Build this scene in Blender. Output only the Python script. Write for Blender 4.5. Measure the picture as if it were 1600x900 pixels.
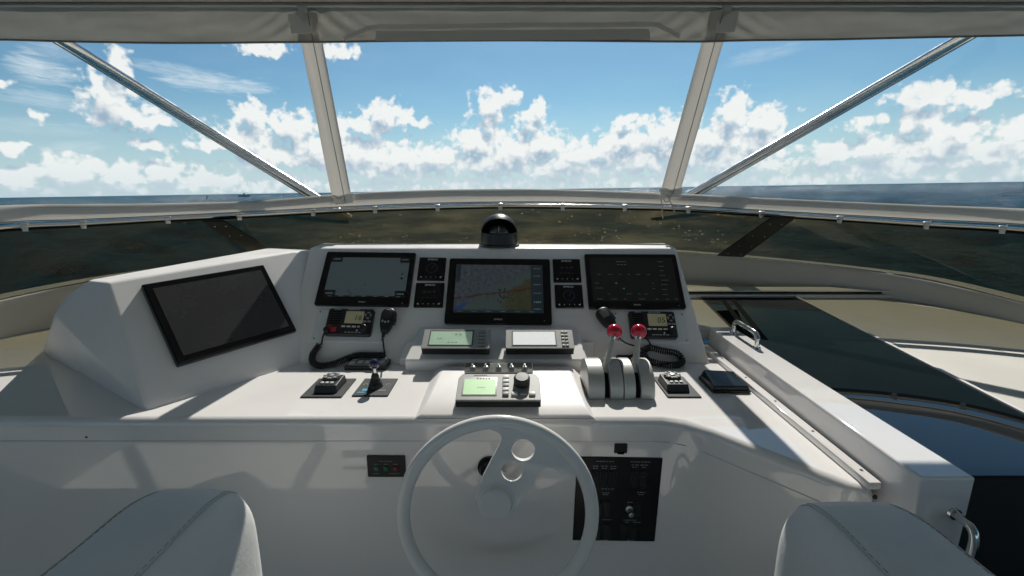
import bpy, bmesh, math, random
from math import sin, cos, tan, pi, radians, atan2, asin, degrees
from mathutils import Vector, Matrix, noise

random.seed(7)
for o in list(bpy.data.objects):
    bpy.data.objects.remove(o)
SC = bpy.context.scene
COL = SC.collection

# ------------------------------------------------------------------ camera
PITCH = radians(12.2)
FPX = 711.0                                   # focal length in photograph pixels (1600 wide)
cam_d = bpy.data.cameras.new('camera')
cam_d.sensor_width = 36.0
cam_d.lens = 36.0 * FPX / 1600.0
cam_d.clip_start = 0.02
cam_d.clip_end = 60000.0
cam = bpy.data.objects.new('camera', cam_d)
cam.location = (0, 0, 0)
cam.rotation_euler = (radians(90) - PITCH, 0, 0)
COL.objects.link(cam)
SC.camera = cam

# ------------------------------------------------------------------ light
SUN_AZ, SUN_EL = radians(8.2), radians(43.6)   # azimuth measured clockwise from the bow (+Y)
HEEL = 0.0153                                  # the boat leans a little: sea and sky are tilted to it
sun_dir = Vector((sin(SUN_AZ) * cos(SUN_EL), cos(SUN_AZ) * cos(SUN_EL), sin(SUN_EL)))
sun_d = bpy.data.lights.new('sun', 'SUN')
sun_d.energy = 5.0
sun_d.angle = radians(0.53)
sun_d.color = (1.0, 0.955, 0.88)
sun = bpy.data.objects.new('sun', sun_d)
sun.rotation_euler = (-sun_dir).to_track_quat('-Z', 'Y').to_euler()
sun.location = (0, 3, 6)
COL.objects.link(sun)

SC.view_settings.view_transform = 'Standard'
SC.view_settings.look = 'None'
SC.view_settings.exposure = 0.0
SC.view_settings.gamma = 1.0
SC.view_settings.use_curve_mapping = False
SC.render.engine = 'CYCLES'
SC.cycles.max_bounces = 10
SC.cycles.transparent_max_bounces = 24
SC.cycles.caustics_reflective = False
SC.cycles.caustics_refractive = False
SC.cycles.sample_clamp_indirect = 6.0

# ------------------------------------------------------------------ geometry helpers
def ray(px, py):
    u = 450.0 - py
    return Vector((px - 800.0, FPX * cos(PITCH) + u * sin(PITCH), -FPX * sin(PITCH) + u * cos(PITCH)))

def on(px, py, plane):
    p, n = plane
    d = ray(px, py)
    return d * (p.dot(n) / d.dot(n))

def Z(px, py, z):
    d = ray(px, py)
    return d * (z / d.z)

def atY(px, py, y):
    d = ray(px, py)
    return d * (y / d.y)

def azel(px, py):
    d = Matrix.Rotation(HEEL, 3, 'Y') @ ray(px, py)
    d.normalize()
    return degrees(atan2(d.x, d.y)), degrees(asin(d.z))

# ------------------------------------------------------------------ sky (world)
W = bpy.data.worlds.new('World')
SC.world = W
W.use_nodes = True

class NT:
    def __init__(s, tree):
        s.t = tree
    def n(s, typ, **kw):
        nd = s.t.nodes.new(typ)
        for k, v in kw.items():
            setattr(nd, k, v)
        return nd
    def l(s, a, b):
        s.t.links.new(a, b)
    def put(s, sock, v):
        if isinstance(v, bpy.types.NodeSocket):
            s.l(v, sock)
        else:
            sock.default_value = v
    def m(s, op, a, b=None, c=None, clamp=False):
        nd = s.n('ShaderNodeMath', operation=op, use_clamp=clamp)
        s.put(nd.inputs[0], a)
        if b is not None: s.put(nd.inputs[1], b)
        if c is not None: s.put(nd.inputs[2], c)
        return nd.outputs[0]
    def v(s, op, a, b=None, c=None):
        nd = s.n('ShaderNodeVectorMath', operation=op)
        s.put(nd.inputs[0], a)
        if b is not None: s.put(nd.inputs[1], b)
        if c is not None: s.put(nd.inputs[2], c)
        return nd.outputs['Value'] if op in ('LENGTH', 'DOT_PRODUCT') else nd.outputs[0]
    def mr(s, val, a, b, c, d, smooth=True):
        nd = s.n('ShaderNodeMapRange', interpolation_type='SMOOTHSTEP' if smooth else 'LINEAR')
        s.put(nd.inputs[0], val)
        for i, q in enumerate((a, b, c, d)):
            s.put(nd.inputs[i + 1], q)
        return nd.outputs[0]
    def mix(s, f, a, b, blend='MIX'):
        nd = s.n('ShaderNodeMix', data_type='RGBA', blend_type=blend)
        s.put(nd.inputs[0], f)
        s.put(nd.inputs[6], a)
        s.put(nd.inputs[7], b)
        return nd.outputs[2]
    def noise(s, vec, scale, detail=4.0, rough=0.55, dist=0.0, dim='3D'):
        nd = s.n('ShaderNodeTexNoise', noise_dimensions=dim)
        s.put(nd.inputs['Vector'], vec)
        nd.inputs['Scale'].default_value = scale
        nd.inputs['Detail'].default_value = detail
        nd.inputs['Roughness'].default_value = rough
        nd.inputs['Distortion'].default_value = dist
        return nd.outputs[0]

# cumulus seen in the photograph: centre and radii in its pixels
CUM = [
    (30, 275, 70, 20), (120, 268, 60, 24), (82, 258, 26, 17), (190, 275, 60, 20), (262, 272, 50, 22), (330, 282, 60, 14),
    (170, 150, 42, 34), (195, 178, 56, 24), (183, 105, 22, 34), (240, 190, 36, 12),
    (392, 185, 22, 30), (380, 220, 62, 26), (455, 200, 45, 26), (330, 225, 40, 13), (425, 245, 60, 22), (238, 226, 30, 9),
    (600, 178, 38, 20), (575, 200, 42, 18), (640, 190, 34, 7), (525, 200, 20, 26), (500, 235, 60, 30),
    (560, 240, 60, 26), (620, 245, 70, 24), (680, 248, 60, 22), (600, 265, 90, 14),
    (768, 165, 32, 24), (800, 150, 14, 14), (768, 195, 20, 24), (745, 225, 42, 26), (800, 240, 60, 34), (770, 255, 80, 26),
    (842, 168, 15, 14), (828, 192, 22, 20), (850, 225, 40, 24), (900, 245, 60, 26), (880, 262, 90, 18),
    (980, 188, 18, 14), (980, 218, 40, 28), (945, 235, 45, 20), (1040, 215, 60, 34), (1010, 250, 80, 24), (1070, 240, 50, 36),
    (1145, 185, 36, 38), (1120, 220, 60, 36), (1195, 190, 36, 26), (1150, 250, 90, 24), (1180, 220, 50, 20),
    (1350, 195, 36, 12), (1455, 150, 58, 22), (1530, 150, 60, 16), (1440, 185, 44, 24), (1505, 200, 40, 26), (1380, 232, 60, 22),
    (1470, 225, 70, 28), (1560, 240, 60, 26), (1300, 240, 60, 18), (1420, 258, 120, 14), (1590, 205, 40, 20),
    (410, 74, 44, 12), (525, 80, 28, 13), (20, 230, 30, 9), (60, 184, 14, 6), (8, 127, 12, 7),
]

def build_world():
    def field(name, blobs, away, full):
        """cumulus density over (azimuth, elevation) in degrees; full adds the billowing detail"""
        g = bpy.data.node_groups.new(name, 'ShaderNodeTree')
        g.interface.new_socket('Vector', in_out='INPUT', socket_type='NodeSocketVector')
        g.interface.new_socket('Density', in_out='OUTPUT', socket_type='NodeSocketFloat')
        T = NT(g)
        gi = T.n('NodeGroupInput'); go = T.n('NodeGroupOutput'); v = gi.outputs[0]
        wn = T.n('ShaderNodeTexNoise', noise_dimensions='2D'); T.l(v, wn.inputs['Vector'])
        wn.inputs['Scale'].default_value = 0.45; wn.inputs['Detail'].default_value = 2.0
        wc = T.v('SUBTRACT', wn.outputs['Color'], (0.5, 0.5, 0.5))
        vw = T.v('ADD', v, T.v('MULTIPLY', wc, (1.8, 1.2, 0.0)))
        sep = T.n('ShaderNodeSeparateXYZ'); T.l(v, sep.inputs[0])
        if away:
            band = T.noise(T.v('MULTIPLY', v, (0.10, 0.22, 0)), 1.0, 3.0, 0.5, dim='2D')
            f = T.m('MULTIPLY_ADD', T.m('SUBTRACT', band, 0.47), 7.0, T.m('MULTIPLY', T.m('SUBTRACT', 6.0, sep.outputs[1]), 0.16))
        else:
            cur = None
            for (a0, e0, ra, re) in blobs:
                d = T.v('LENGTH', T.v('MULTIPLY_ADD', vw, (1 / ra, 1 / re, 0), (-a0 / ra, -e0 / re, 0)))
                cur = d if cur is None else T.m('SMOOTH_MIN', cur, d, 0.25)
            f = T.m('SUBTRACT', CLW, cur)
        low = T.m('MULTIPLY', T.mr(sep.outputs[1], 0.5, 6.0, 0.42, -0.95), T.mr(sep.outputs[1], -0.6, 0.3, -3.0, 1.0))
        f = T.m('MAXIMUM', f, low)
        f = T.m('MAXIMUM', T.m('MINIMUM', f, 1.15), -1.5)
        if full:
            n1 = T.noise(v, 0.85, 5.0, 0.53, dim='2D')
            vo = T.n('ShaderNodeTexVoronoi', feature='F1', voronoi_dimensions='2D')
            T.l(T.v('ADD', v, T.v('MULTIPLY', wc, (0.8, 0.8, 0))), vo.inputs['Vector'])
            vo.inputs['Scale'].default_value = 0.95
            vo.inputs['Detail'].default_value = 1.5
            vo.inputs['Roughness'].default_value = 0.55
            bill = T.m('SUBTRACT', 0.42, vo.outputs['Distance'])
            f = T.m('ADD', f, T.m('ADD', T.m('MULTIPLY', T.m('SUBTRACT', n1, 0.5), 1.8), T.m('MULTIPLY', bill, 0.62)))
        T.l(f, go.inputs[0])
        return g
    CLW = 1.30
    blobs = []
    for (cx, cy, rx, ry) in CUM:
        a0, e0 = azel(cx, cy)
        a1, _ = azel(cx + rx, cy); a2, _ = azel(cx - rx, cy)
        _, e1 = azel(cx, cy - ry); _, e2 = azel(cx, cy + ry)
        blobs.append((a0, e0, max(0.6, (a1 - a2) / 2), max(0.4, (e1 - e2) / 2)))

    T = NT(W.node_tree)
    W.node_tree.nodes.clear()
    out = T.n('ShaderNodeOutputWorld')
    tc = T.n('ShaderNodeTexCoord')
    rot = T.n('ShaderNodeVectorRotate', rotation_type='Y_AXIS')
    T.l(tc.outputs['Generated'], rot.inputs['Vector'])
    rot.inputs['Angle'].default_value = HEEL
    d = T.v('NORMALIZE', rot.outputs[0])
    sky = T.n('ShaderNodeTexSky', sky_type='NISHITA')
    sky.sun_disc = False
    sky.sun_elevation = SUN_EL
    sky.sun_rotation = SUN_AZ
    sky.altitude = 0.0
    sky.air_density = 1.0
    sky.dust_density = 0.35
    sky.ozone_density = 1.6
    T.l(d, sky.inputs['Vector'])
    SK = T.v('MULTIPLY', sky.outputs[0], SKYMUL)
    sx = T.n('ShaderNodeSeparateXYZ'); T.l(d, sx.inputs[0])
    az = T.m('MULTIPLY', T.m('ARCTAN2', sx.outputs[0], sx.outputs[1]), 180 / pi)
    el = T.m('MULTIPLY', T.m('ARCSINE', sx.outputs[2]), 180 / pi)
    cv = T.n('ShaderNodeCombineXYZ'); T.l(az, cv.inputs[0]); T.l(el, cv.inputs[1])
    vec = cv.outputs[0]
    hz = T.mr(el, -0.5, 11.0, 1.0, 0.0)
    clear = T.mix(T.m('MULTIPLY', hz, 0.82), SK, (0.55, 0.69, 0.78, 1))
    def streak(px0, py0, px1, py1, wid, amp):
        a0, e0 = azel(px0, py0); a1, e1 = azel(px1, py1)
        L = math.hypot(a1 - a0, e1 - e0)
        ux, uy = (a1 - a0) / L, (e1 - e0) / L
        rel = T.v('SUBTRACT', vec, ((a0 + a1) / 2, (e0 + e1) / 2, 0))
        s_ = T.v('DOT_PRODUCT', rel, (ux, uy, 0)); t_ = T.v('DOT_PRODUCT', rel, (-uy, ux, 0))
        cc = T.n('ShaderNodeCombineXYZ'); T.l(T.m('MULTIPLY', s_, 0.30), cc.inputs[0]); T.l(T.m('MULTIPLY', t_, 1.7), cc.inputs[1])
        nz = T.noise(cc.outputs[0], 1.1, 5.0, 0.62, 0.4, dim='2D')
        q = T.m('ADD', T.m('POWER', T.m('ABSOLUTE', T.m('DIVIDE', s_, L / 2)), 3.0), T.m('POWER', T.m('ABSOLUTE', T.m('DIVIDE', t_, wid)), 2.0))
        return T.m('MULTIPLY', T.mr(T.m('ADD', T.m('SUBTRACT', 1.0, q), T.m('MULTIPLY', T.m('SUBTRACT', nz, 0.5), 2.6)), 0.0, 1.6, 0.0, 1.0), amp)
    STR = [(0, 98, 130, 118, 1.6, 0.8), (190, 95, 400, 132, 0.8, 0.45), (230, 118, 440, 140, 1.1, 0.75), (-20, 145, 190, 170, 0.9, 0.45), (30, 70, 150, 85, 1.1, 0.35),
           (1130, 100, 1260, 70, 0.9, 0.3), (60, 240, 170, 225, 0.9, 0.35), (-60, 190, 160, 205, 0.9, 0.25)]
    def sector(k, lo, hi, away=False):
        bl = [q for q in blobs if q[0] + q[2] * 2.0 + 1.5 > lo and q[0] - q[2] * 2.0 - 1.5 < hi]
        g1 = T.n('ShaderNodeGroup'); g1.node_tree = field('cumulus_%d' % k, bl, away, True); T.l(vec, g1.inputs[0])
        g2 = T.n('ShaderNodeGroup'); g2.node_tree = field('cumulus_above_%d' % k, bl, away, False); T.l(T.v('ADD', vec, (0.45, 1.6, 0)), g2.inputs[0])
        dn = g1.outputs[0]; du = g2.outputs[0]
        alpha = T.mr(dn, -0.16, 0.50, 0.0, 1.0)
        # sunlit tops and edges, grey-blue bellies
        lit = T.m('ADD', T.mr(T.m('SUBTRACT', dn, du), -0.85, 0.45, 0.0, 0.85), T.mr(du, 0.1, 1.2, 0.5, 0.0), clamp=True)
        cc = T.mix(lit, (0.35, 0.47, 0.60, 1), (0.93, 0.935, 0.92, 1))
        cc = T.mix(T.m('MULTIPLY', T.mr(el, 0.0, 4.5, 1.0, 0.0), 0.6), cc, (0.66, 0.76, 0.81, 1))
        base = clear
        if not away:
            st = None
            for q in STR:
                aa = azel(q[0], q[1])[0]; ab = azel(q[2], q[3])[0]
                if ab + 2.5 > lo and aa - 2.5 < hi:
                    x_ = streak(*q); st = x_ if st is None else T.m('MAXIMUM', st, x_)
            if st is not None: base = T.mix(st, base, (0.74, 0.83, 0.88, 1))
        b_ = T.n('ShaderNodeBackground'); T.l(T.mix(T.m('MULTIPLY', alpha, 0.97), base, cc), b_.inputs[0])
        return b_.outputs[0]
    def choose(fac, a_, b_):
        mx = T.n('ShaderNodeMixShader'); T.l(fac, mx.inputs[0]); T.l(a_, mx.inputs[1]); T.l(b_, mx.inputs[2]); return mx.outputs[0]
    # the bank of cloud is evaluated sector by sector, so that each direction costs little
    cuts = [-52, -36, -27, -15, -4, 6, 17, 28, 38, 52]
    secs = [sector(k, cuts[k], cuts[k + 1]) for k in range(len(cuts) - 1)]
    def tree(lo, hi):
        if lo == hi: return secs[lo]
        mid = (lo + hi) // 2
        return choose(T.m('GREATER_THAN', az, float(cuts[mid + 1])), tree(lo, mid), tree(mid + 1, hi))
    front = tree(0, len(secs) - 1)
    rest = sector(99, 0, 0, True)
    low = choose(T.m('GREATER_THAN', T.m('ABSOLUTE', az), 52.0), front, rest)
    top = T.n('ShaderNodeBackground'); T.l(clear, top.inputs[0])
    T.l(choose(T.m('GREATER_THAN', el, 18.5), low, top.outputs[0]), out.inputs[0])
    W.cycles.sampling_method = 'MANUAL'
    W.cycles.sample_map_resolution = 256
SKYMUL = (0.050, 0.073, 0.079)
build_world()

# ------------------------------------------------------------------ materials
MATS = {}
def mat(name, col=(0.5, 0.5, 0.5), rough=0.5, metal=0.0, coat=0.0, emit=0.0, var=0.0, vscale=6.0, bump=0.0, bscale=80.0, rvar=0.0, ior=1.5, spec=0.5):
    if name in MATS: return MATS[name]
    m = bpy.data.materials.new(name); m.use_nodes = True
    T = NT(m.node_tree); p = m.node_tree.nodes['Principled BSDF']
    p.inputs['Roughness'].default_value = rough
    p.inputs['Metallic'].default_value = metal
    p.inputs['IOR'].default_value = ior
    p.inputs['Specular IOR Level'].default_value = spec
    p.inputs['Coat Weight'].default_value = coat
    p.inputs['Coat Roughness'].default_value = 0.04
    c = (*col, 1)
    tc = T.n('ShaderNodeTexCoord')
    if var:
        nz = T.noise(tc.outputs['Object'], vscale, 5.0, 0.6)
        c2 = tuple(x * (1 - var) for x in col) + (1,)
        T.l(T.mix(T.mr(nz, 0.3, 0.7, 0.0, 1.0), c2, c), p.inputs['Base Color'])
    else:
        p.inputs['Base Color'].default_value = c
    if rvar:
        nz = T.noise(tc.outputs['Object'], vscale * 2.3, 4.0, 0.6)
        T.l(T.mr(nz, 0.3, 0.7, rough, rough + rvar), p.inputs['Roughness'])
    if bump:
        b = T.n('ShaderNodeBump'); b.inputs['Strength'].default_value = bump; b.inputs['Distance'].default_value = 0.002
        T.l(T.noise(tc.outputs['Object'], bscale, 4.0, 0.6), b.inputs['Height'])
        T.l(b.outputs[0], p.inputs['Normal'])
    if emit:
        p.inputs['Emission Color'].default_value = c
        p.inputs['Emission Strength'].default_value = emit
    MATS[name] = m
    return m

def cloth(name, col, trans=0.3, bscale=420.0, var=0.10):
    """woven canvas: some of the light that falls on its far side comes through"""
    m = mat(name, col, 0.85, var=var, vscale=5.0, bump=0.6, bscale=bscale)
    T = NT(m.node_tree); p = m.node_tree.nodes['Principled BSDF']; out = [n for n in m.node_tree.nodes if n.type == 'OUTPUT_MATERIAL'][0]
    tr = T.n('ShaderNodeBsdfTranslucent'); tr.inputs[0].default_value = (*[c * 0.95 for c in col], 1)
    mx = T.n('ShaderNodeMixShader'); mx.inputs[0].default_value = trans
    T.l(p.outputs[0], mx.inputs[1]); T.l(tr.outputs[0], mx.inputs[2]); T.l(mx.outputs[0], out.inputs[0])
    return m

def glassy(name, tint, refl=1.0, rough=0.01, haze=0.0, hcol=(0.5, 0.5, 0.45), glint=0.0):
    m = bpy.data.materials.new(name); m.use_nodes = True
    t = m.node_tree; t.nodes.clear(); T = NT(t)
    out = T.n('ShaderNodeOutputMaterial')
    tr = T.n('ShaderNodeBsdfTransparent'); tr.inputs[0].default_value = (*tint, 1)
    gl = T.n('ShaderNodeBsdfGlossy'); gl.inputs['Roughness'].default_value = rough
    fr = T.n('ShaderNodeFresnel'); fr.inputs[0].default_value = 1.45
    geo = T.n('ShaderNodeNewGeometry')
    mx = T.n('ShaderNodeMixShader')
    T.l(T.m('MULTIPLY', fr.outputs[0], T.m('MULTIPLY', T.m('SUBTRACT', 1.0, geo.outputs['Backfacing']), refl)), mx.inputs[0])
    T.l(tr.outputs[0], mx.inputs[1]); T.l(gl.outputs[0], mx.inputs[2])
    last = mx.outputs[0]
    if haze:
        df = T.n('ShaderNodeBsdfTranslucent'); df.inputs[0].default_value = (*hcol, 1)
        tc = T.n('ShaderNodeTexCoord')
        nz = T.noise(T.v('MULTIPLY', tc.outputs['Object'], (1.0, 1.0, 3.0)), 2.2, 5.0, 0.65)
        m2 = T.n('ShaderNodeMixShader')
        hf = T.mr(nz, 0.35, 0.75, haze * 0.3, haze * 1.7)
        if glint:                       # film of dirt thickened amidships, painting in the sun's glow
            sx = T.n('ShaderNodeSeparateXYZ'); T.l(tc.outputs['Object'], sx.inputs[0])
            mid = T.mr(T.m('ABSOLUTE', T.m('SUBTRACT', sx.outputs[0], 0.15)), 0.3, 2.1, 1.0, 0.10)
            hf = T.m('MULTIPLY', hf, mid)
        if glint:                       # pale specks in clusters: sun glints on the sea, painted on the pane
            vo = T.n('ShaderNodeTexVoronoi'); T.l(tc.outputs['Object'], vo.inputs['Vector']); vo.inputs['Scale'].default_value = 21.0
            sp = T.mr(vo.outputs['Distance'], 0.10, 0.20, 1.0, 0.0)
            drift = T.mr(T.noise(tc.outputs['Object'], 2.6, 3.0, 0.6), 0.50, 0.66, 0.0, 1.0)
            hf = T.m('MAXIMUM', hf, T.m('MULTIPLY', T.m('MULTIPLY', sp, T.m('MULTIPLY', drift, mid)), glint))
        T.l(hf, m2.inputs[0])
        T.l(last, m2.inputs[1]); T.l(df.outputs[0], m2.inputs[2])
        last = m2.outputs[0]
    T.l(last, out.inputs[0])
    MATS[name] = m
    return m

CANVAS = cloth('canvas', (0.64, 0.60, 0.54), 0.28)
PALEC = mat('pale_canvas_tape', (0.74, 0.70, 0.63), 0.8, var=0.06, vscale=6, bump=0.4, bscale=400)
VALANCE = cloth('valance_canvas', (0.60, 0.57, 0.50), 0.10)
GEL = mat('white_gelcoat', (0.815, 0.785, 0.765), 0.012, coat=0.5, var=0.04, vscale=3.0, bump=0.004, bscale=5.0, rvar=0.012, ior=1.62)
GEL2 = mat('white_gelcoat_satin', (0.81, 0.78, 0.76), 0.33, spec=0.3, var=0.06, vscale=3.5, bump=0.05, bscale=20.0, rvar=0.1)
CREAM = mat('cream_nonskid', (0.64, 0.61, 0.56), 0.7, var=0.10, vscale=2.5, bump=0.5, bscale=260.0)
CREAMW = mat('cream_coaming', (0.68, 0.655, 0.62), 0.4, var=0.08, vscale=2.0, bump=0.04, bscale=10)

CANVAS_D = mat('canvas_binding', (0.27, 0.26, 0.23), 0.9, var=0.2, vscale=9.0)
HEAD = mat('headliner', (0.66, 0.63, 0.56), 0.7, var=0.08, vscale=2.0, bump=0.3, bscale=200)
STITCH = mat('stitching', (0.36, 0.31, 0.24), 0.9)
PIPE = mat('satin_steel_pipe', (0.80, 0.79, 0.77), 0.16, metal=1.0, rvar=0.10, vscale=6.0)
CHROME = mat('polished_steel', (0.72, 0.71, 0.69), 0.09, metal=1.0, rvar=0.08, vscale=9.0)
STEEL = mat('brushed_steel', (0.55, 0.55, 0.53), 0.3, metal=1.0, rvar=0.12)
SILVER = mat('silver_cast_housing', (0.47, 0.47, 0.44), 0.36, metal=0.3, var=0.08, bump=0.06, bscale=60)
BLACK = mat('black_plastic', (0.014, 0.014, 0.015), 0.38, var=0.3, vscale=20.0, bump=0.05, bscale=200)
BLACKG = mat('black_glossy_bezel', (0.005, 0.005, 0.006), 0.13, spec=0.3)
BLACKM = mat('black_matte', (0.009, 0.009, 0.010), 0.8, spec=0.08)
RUBBER = mat('black_rubber_cord', (0.014, 0.014, 0.015), 0.45)
GREYP = mat('grey_instrument_plastic', (0.33, 0.325, 0.30), 0.45, var=0.12, vscale=30.0, bump=0.08, bscale=300)
DGREY = mat('dark_grey_plastic', (0.06, 0.062, 0.062), 0.45, var=0.2, vscale=25.0)
PLATEG = mat('grey_control_plate', (0.050, 0.055, 0.058), 0.65, spec=0.3, var=0.3, vscale=40.0)
KEYW = mat('pale_key', (0.66, 0.66, 0.63), 0.5)
KEYG = mat('grey_key', (0.30, 0.30, 0.29), 0.5)
REDB = mat('red_knob', (0.52, 0.006, 0.035), 0.14, coat=0.6)
REDK = mat('red_key', (0.40, 0.02, 0.02), 0.4)
NAVY = mat('navy_ball_knob', (0.012, 0.016, 0.05), 0.08, coat=0.6)
PRINT = mat('pale_print', (0.62, 0.63, 0.62), 0.6)
PRINTD = mat('dim_print', (0.16, 0.17, 0.17), 0.6)
DARKP = mat('dark_print', (0.05, 0.05, 0.05), 0.6)
VINYL = mat('pale_vinyl_upholstery', (0.77, 0.765, 0.74), 0.5, var=0.05, vscale=8.0, bump=0.5, bscale=70.0)
WHEELW = mat('white_wheel_paint', (0.80, 0.78, 0.755), 0.16, coat=0.3, rvar=0.08)
SCR_OFF = mat('screen_off', (0.036, 0.036, 0.037), 0.25, var=0.05, vscale=2.0, rvar=0.05)
SCR_RADAR = mat('radar_screen', (0.050, 0.068, 0.074), 0.2, emit=0.4, var=0.05, vscale=9.0)
SCR_DARK = mat('dark_screen', (0.010, 0.011, 0.012), 0.16, emit=0.1)
LCD_GRN = mat('green_lcd', (0.40, 0.56, 0.40), 0.35, var=0.12, vscale=14.0, emit=0.15)
LCD_WHT = mat('washed_out_lcd', (0.84, 0.84, 0.83), 0.25, emit=0.3)
LCD_BRI = mat('bright_green_lcd', (0.48, 0.72, 0.40), 0.35, var=0.1, vscale=14.0, emit=0.25)
LCD_OLV = mat('olive_lcd', (0.19, 0.185, 0.115), 0.35, emit=0.3)
LCD_DIG = mat('lcd_digit', (0.025, 0.026, 0.02), 0.5)
MARK = mat('screen_mark', (0.20, 0.25, 0.26), 0.5, emit=0.2)
MARKD = mat('screen_mark_dark', (0.008, 0.013, 0.016), 0.5)
TEAL = mat('teal_light', (0.02, 0.16, 0.16), 0.4, emit=0.3)
BLUEP = mat('blue_print', (0.05, 0.30, 0.45), 0.5)
GREENL = mat('green_lens', (0.02, 0.12, 0.07), 0.35)
REDL = mat('red_lens', (0.16, 0.02, 0.03), 0.35)
HATCH = mat('black_hatch_acrylic', (0.004, 0.006, 0.008), 0.015, ior=1.55)
STRUT = mat('dark_strut', (0.006, 0.0055, 0.005), 0.4, spec=0.25)
DOMEG = mat('compass_card', (0.06, 0.07, 0.075), 0.3)
SMOKE = glassy('smoked_acrylic', (0.43, 0.44, 0.39), refl=0.8, rough=0.015, haze=0.010, hcol=(0.42, 0.36, 0.22))
SMOKEC = glassy('smoked_acrylic_glints', (0.44, 0.43, 0.36), refl=0.8, rough=0.015, haze=0.095, hcol=(0.44, 0.38, 0.24), glint=0.75)  # haze and specks carry painted sun glow and sea glints
CLEAR = glassy('clear_vinyl', (0.975, 0.985, 0.985), refl=0.55, rough=0.03, haze=0.010, hcol=(0.8, 0.85, 0.85))
BOATW = mat('far_boat_white', (0.6, 0.6, 0.58), 0.5)
BOATD = mat('far_boat_dark', (0.08, 0.09, 0.10), 0.6)

def chart_mat():
    m = bpy.data.materials.new('chart_display'); m.use_nodes = True
    T = NT(m.node_tree); p = m.node_tree.nodes['Principled BSDF']
    tc = T.n('ShaderNodeTexCoord'); o = tc.outputs['Object']
    s = T.n('ShaderNodeSeparateXYZ'); T.l(o, s.inputs[0])
    x, y = s.outputs[0], s.outputs[1]       # metres on the display, origin at its middle
    nz = T.noise(o, 16.0, 5.0, 0.6)
    q = T.m('SUBTRACT', T.m('ADD', y, T.m('MULTIPLY', T.m('SUBTRACT', nz, 0.5), 0.10)), T.m('MULTIPLY', T.m('ADD', x, 0.05), 0.62))
    land = T.mr(q, -0.075, -0.06, 1.0, 0.0)
    shoal = T.mr(q, -0.03, -0.015, 1.0, 0.0)
    fine = T.noise(o, 60.0, 6.0, 0.65)
    sea = T.mix(T.mr(fine, 0.35, 0.7, 0.0, 1.0), (0.034, 0.044, 0.054, 1), (0.060, 0.070, 0.084, 1))
    c = T.mix(shoal, sea, (0.045, 0.065, 0.06, 1))
    right = T.mr(x, 0.0, 0.05, 0.0, 1.0)
    c = T.mix(T.m('MULTIPLY', land, right), c, T.mix(T.mr(fine, 0.4, 0.62, 0.0, 1.0), (0.050, 0.047, 0.022, 1), (0.028, 0.038, 0.024, 1)))
    q2 = T.m('ADD', y, T.m('MULTIPLY', x, -0.42))
    bl = T.m('MULTIPLY', T.mr(q2, -0.018, -0.008, 1.0, 0.0), T.mr(T.m('ADD', x, T.m('MULTIPLY', y, -0.9)), -0.075, -0.06, 1.0, 0.0))
    c = T.mix(bl, c, (0.018, 0.042, 0.12, 1))
    red = T.m('ABSOLUTE', T.m('SUBTRACT', T.m('ADD', y, T.m('MULTIPLY', T.m('SUBTRACT', nz, 0.5), 0.02)), T.m('MULTIPLY_ADD', x, 0.16, -0.022)))
    rl = T.m('MULTIPLY', T.mr(red, 0.0035, 0.0075, 1.0, 0.0), T.mr(T.noise(o, 38.0, 3, 0.5), 0.36, 0.5, 0.2, 1.0))
    c = T.mix(T.m('MULTIPLY', rl, 0.8), c, (0.050, 0.014, 0.018, 1))
    dk = T.mr(T.m('ADD', T.noise(o, 55.0, 3.0, 0.6), T.mr(T.v('LENGTH', T.v('SUBTRACT', o, (0.0, -0.035, 0))), 0.0, 0.07, 0.16, 0.0)), 0.66, 0.70, 0.0, 1.0)
    c = T.mix(dk, c, (0.012, 0.014, 0.018, 1))
    T.l(c, p.inputs['Base Color']); T.l(c, p.inputs['Emission Color'])
    p.inputs['Emission Strength'].default_value = 0.35
    p.inputs['Roughness'].default_value = 0.2
    return m
CHART = chart_mat()

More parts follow.
